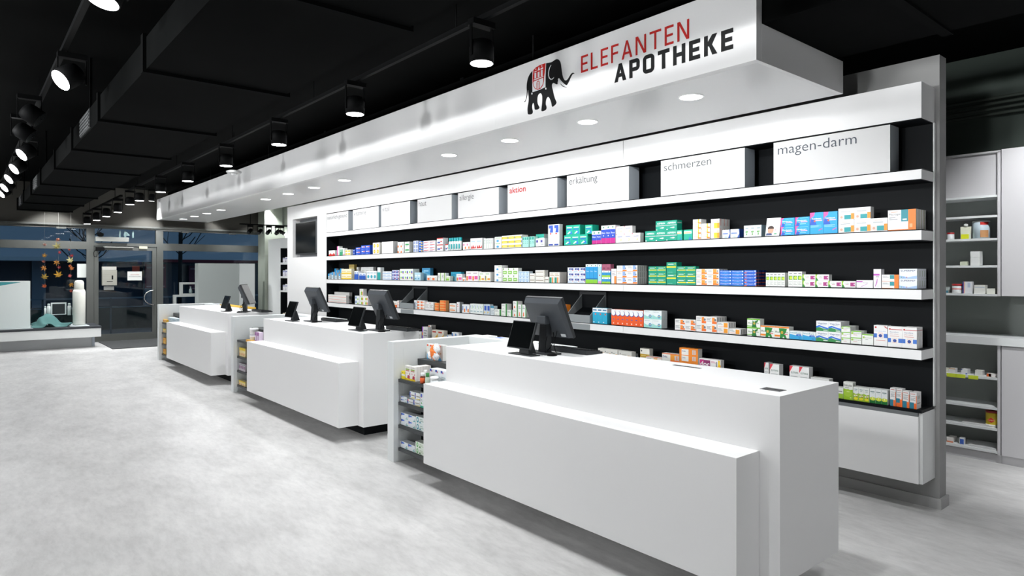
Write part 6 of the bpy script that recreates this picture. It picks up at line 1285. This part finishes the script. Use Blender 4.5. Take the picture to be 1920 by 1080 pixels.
SF = [('sign end side shelf', (.685, .494, .305, .116)), ('middle counter side shelf', (.686, .475, .288, .100)), ('street side shelf', (.676, .494, .293, .111))]
def K(i, lv, *a, **k):
    block(('sign end', 'middle', 'street')[i] + ' side shelf ' + ('top', 'second', 'third', 'lowest')[lv], SF[i][1][lv], k.pop('yf', 2.80), *a, cat='care product', name='care_product_box', group='packs on the counter side shelves', lim=(FINS[i][1], COUNTERS[i][0]-.014), **k)
K(0, 0, 'yellow_p', 752.4, 759.2, 1, 1, 695.2, .04)
K(0, 0, 'calcium', 760, 778.8, 2, 1, 684.8, .024, 6)
K(0, 0, 'white_b', 806, 837, 3, 1, 690.5, .07, yf=2.87)
K(0, 1, 'blue_w', 750.6, 763, 1, 2, 741.5, .06)
K(0, 1, 'mouth_r', 763.6, 774.4, 1, 1, 747.4, .06)
K(0, 1, 'mouth', 775, 787.6, 1, 1, 748.6, .06)
zz = on_y(775, 748.6, 2.80).z
K(0, 1, 'mouth', 768, 787.4, 2, 1, 733, .06, z0=zz+.003, extra='on top')
K(0, 1, 'mint_t', 788.2, 798.6, 2, 1, 736, .05)
K(0, 2, 'blue_w', 750.6, 779.4, 2, 2, 772.4, .06)
K(0, 2, 'teal_tooth', 779.8, 795, 1, 2, 779.6, .06)
K(0, 2, 'purple_t', 795.6, 806, 1, 2, 786, .06)
K(0, 3, 'blue_w', 750.6, 778.4, 2, 1, 826, .06)
K(0, 3, 'green_tooth', 779, 794.8, 1, 2, 826.8, .06)
K(0, 3, 'navy_t', 795.4, 806, 1, 1, 838, .06)
block('sign end shelf step', .836, 3.03, 'tea', 800, 812, 2, 1, 644.6, .04, name='care_product_box', cat='care product', group='packs on the counter side shelves')
block('sign end shelf step', .836, 3.03, 'tea', 820.6, 830.4, 1, 1, 646.6, .05, extra='apart', name='care_product_box', cat='care product', group='packs on the counter side shelves')
K(1, 0, 'purple_t', 478, 490, 2, 1, 622, .05)
K(1, 0, 'amber_c', 461, 471, 1, 1, 636.6, .06, yf=2.785)
K(1, 1, 'yellow_c', 448.6, 460, 3, 1, 651, .06)
K(1, 2, 'plum_c', 446.4, 460, 4, 1, 679.6, .05)
K(1, 3, 'yellow_c', 447, 460, 3, 1, 712, .05)
K(2, 0, 'amber_c', 302.6, 311.5, 2, 1, 598, .06)
K(2, 0, 'soap', 314.6, 331, 2, 1, 594.4, .08, yf=2.84)
K(2, 1, 'yellow_c', 304.6, 310.5, 2, 1, 615.5, .05)
K(2, 2, 'amber_c', 304.6, 310.5, 2, 1, 632.5, .05)
K(2, 3, 'amber_c', 306, 310.5, 2, 1, 653.5, .05)
# bottles and jars on the sign end side shelf
def flask(name, px, yf, r, h, c1, c2, label, hb=.72, z=.685, cat='bottle', band=None):
    x = on_y(px, 700, yf).x; o = thing(name, label, cat, (x, yf, z+.0005))
    MB().lathe([(r*.94, 0), (r, h*.04), (r, h*hb*.88), (r*.6, h*hb)], (0, 0, 0), mat(c1, .3), 20).build('body', o)
    MB().lathe([(r*.72, h*hb), (r*.76, h*(hb+.02)), (r*.76, h*.98), (r*.7, h)], (0, 0, 0), mat(c2, .4), 20).build('cap', o)
    if band: MB().lathe([(r*1.02, h*.12), (r*1.02, h*.55)], (0, 0, 0), mat(band, .5), 20).build('paper_label', o)
flask('medicine_bottle', 792.5, 2.80, .021, .085, '6a2d12', 'e6e8ea', 'small amber bottle with white cap and orange label on the side shelf', band='e0602a')
flask('medicine_bottle', 801.5, 2.815, .019, .088, 'b9c4b4', '3f8a4a', 'small pale bottle with green cap on the side shelf', .66)
flask('medicine_bottle', 798, 2.86, .018, .095, 'd8dcda', 'ececec', 'small white bottle behind the amber bottle on the side shelf')
x = on_y(812.5, 700, 2.80).x; o = thing('white_tub', 'round white tub with lid beside the green capped bottle', 'jar', (x, 2.81, .6855))
MB().lathe([(.028, 0), (.03, .004), (.03, .05)], (0, 0, 0), mat('e3e8ea', .35), 24).build('body', o)
MB().lathe([(.032, .05), (.032, .068), (.029, .072)], (0, 0, 0), mat('eef0f0', .35), 24).build('lid', o)
# orange and white paper bag on the step
x = on_y(829, 650, 3.06).x; o = thing('paper_pouch', 'crumpled orange and white pouch leaning on the upper step of the side shelf', 'pouch', (x, 2.985, .8365))
random.seed(12)
g = MB()
def crump(cx, cy, cz, rx, ry, rz_, m, n=10):
    i = g.mi(m); vs = []
    for a in range(n):
        for b in range(n):
            th = PI*(a+.5)/n; ph = 2*PI*b/n; k = 1+random.uniform(-.16, .16)
            vs.append(g.bm.verts.new((cx+rx*k*math.sin(th)*math.cos(ph), cy+ry*k*math.sin(th)*math.sin(ph), cz+rz_*k*math.cos(th))))
    for a in range(n-1):
        for b in range(n): g.bm.faces.new([vs[a*n+b], vs[a*n+(b+1) % n], vs[(a+1)*n+(b+1) % n], vs[(a+1)*n+b]]).material_index = i
crump(0, 0, .072, .05, .03, .06, mat('ef7a2a', .5)); crump(.03, 0, .10, .035, .025, .045, mat('e9eaea', .5)); crump(-.045, -.01, .045, .03, .025, .032, mat('e2e2e4', .5)); crump(.04, -.01, .04, .035, .025, .03, mat('cfd2d4', .4))
g.build('pouch', o)
# jars on the middle side shelf
for k in range(2):
    x = on_y(476, 620, 2.85).x; tag(MB().lathe([(.048, 0), (.05, .004), (.05, .055), (.053, .056), (.053, .082), (.048, .086)], (0, 0, 0), [mat('2f3f8a', .4), mat('e4e6ea', .4), mat('35459a', .4), mat('e8eaec', .4), mat('e8eaec', .4)], 24).build('cream_jar', loc=(x-.02, 2.86, .6865+.0875*k)), f'{"lower" if k == 0 else "upper"} white jar with navy band stacked on the middle side shelf', 'jar', 'jars on the middle side shelf')
# small things lying on the counters
for k, (x, y, c, n) in enumerate(((-4.62, 3.60, 'd9dfe0', 'stack of white leaflets on the rear board beside the wide counter'), (-4.42, 3.60, '5573c4', 'blue and white leaflet on the rear board'), (-4.2, 3.60, 'e2e4e2', 'white leaflet on the rear board near the till'), (-3.98, 3.60, 'dcd6c8', 'cream leaflet on the rear board behind the till'))):
    tag(MB().box(x-.07, x+.07, y-.05, y+.05, .9905, .9905+.006+.004*(k == 0), mat('e6e8e8', .5)).box(x-.05, x+.03, y-.045, y+.02, .9965+.004*(k == 0), .9975+.004*(k == 0), mat(c, .5)).build('leaflet'), n, 'leaflet', 'leaflets on the rear board')
x0_ = on_z(345, 574, 1).x
tag(MB().box(-12.0, -10.6, 3.46, 3.6, .9905, 1.012, mat('e2b22a', .5)).build('yellow_tray'), 'long low yellow pack strip on the rear board of the street end counter', 'tray')
tag(MB().box(-12.7, -12.4, 3.54, 3.64, .9905, 1.001, mat('c8ccd0', .5)).build('leaflet'), 'thin grey leaflet on the rear board near the street', 'leaflet')
k = MB()
for q in range(6): k.tube([(-8.32+.035*q+.014*math.cos(a*PI/4), 3.56+.02*math.sin(a*PI/4), 1.002+.012*abs(math.sin(a*PI/4+q))) for a in range(9)], .004, mat('b9bcbc', .3, metal=.8), 5)
tag(k.build('wire_chain'), 'small silver chain lying on the rear board beside the middle counter', 'chain')

place_packs(300)
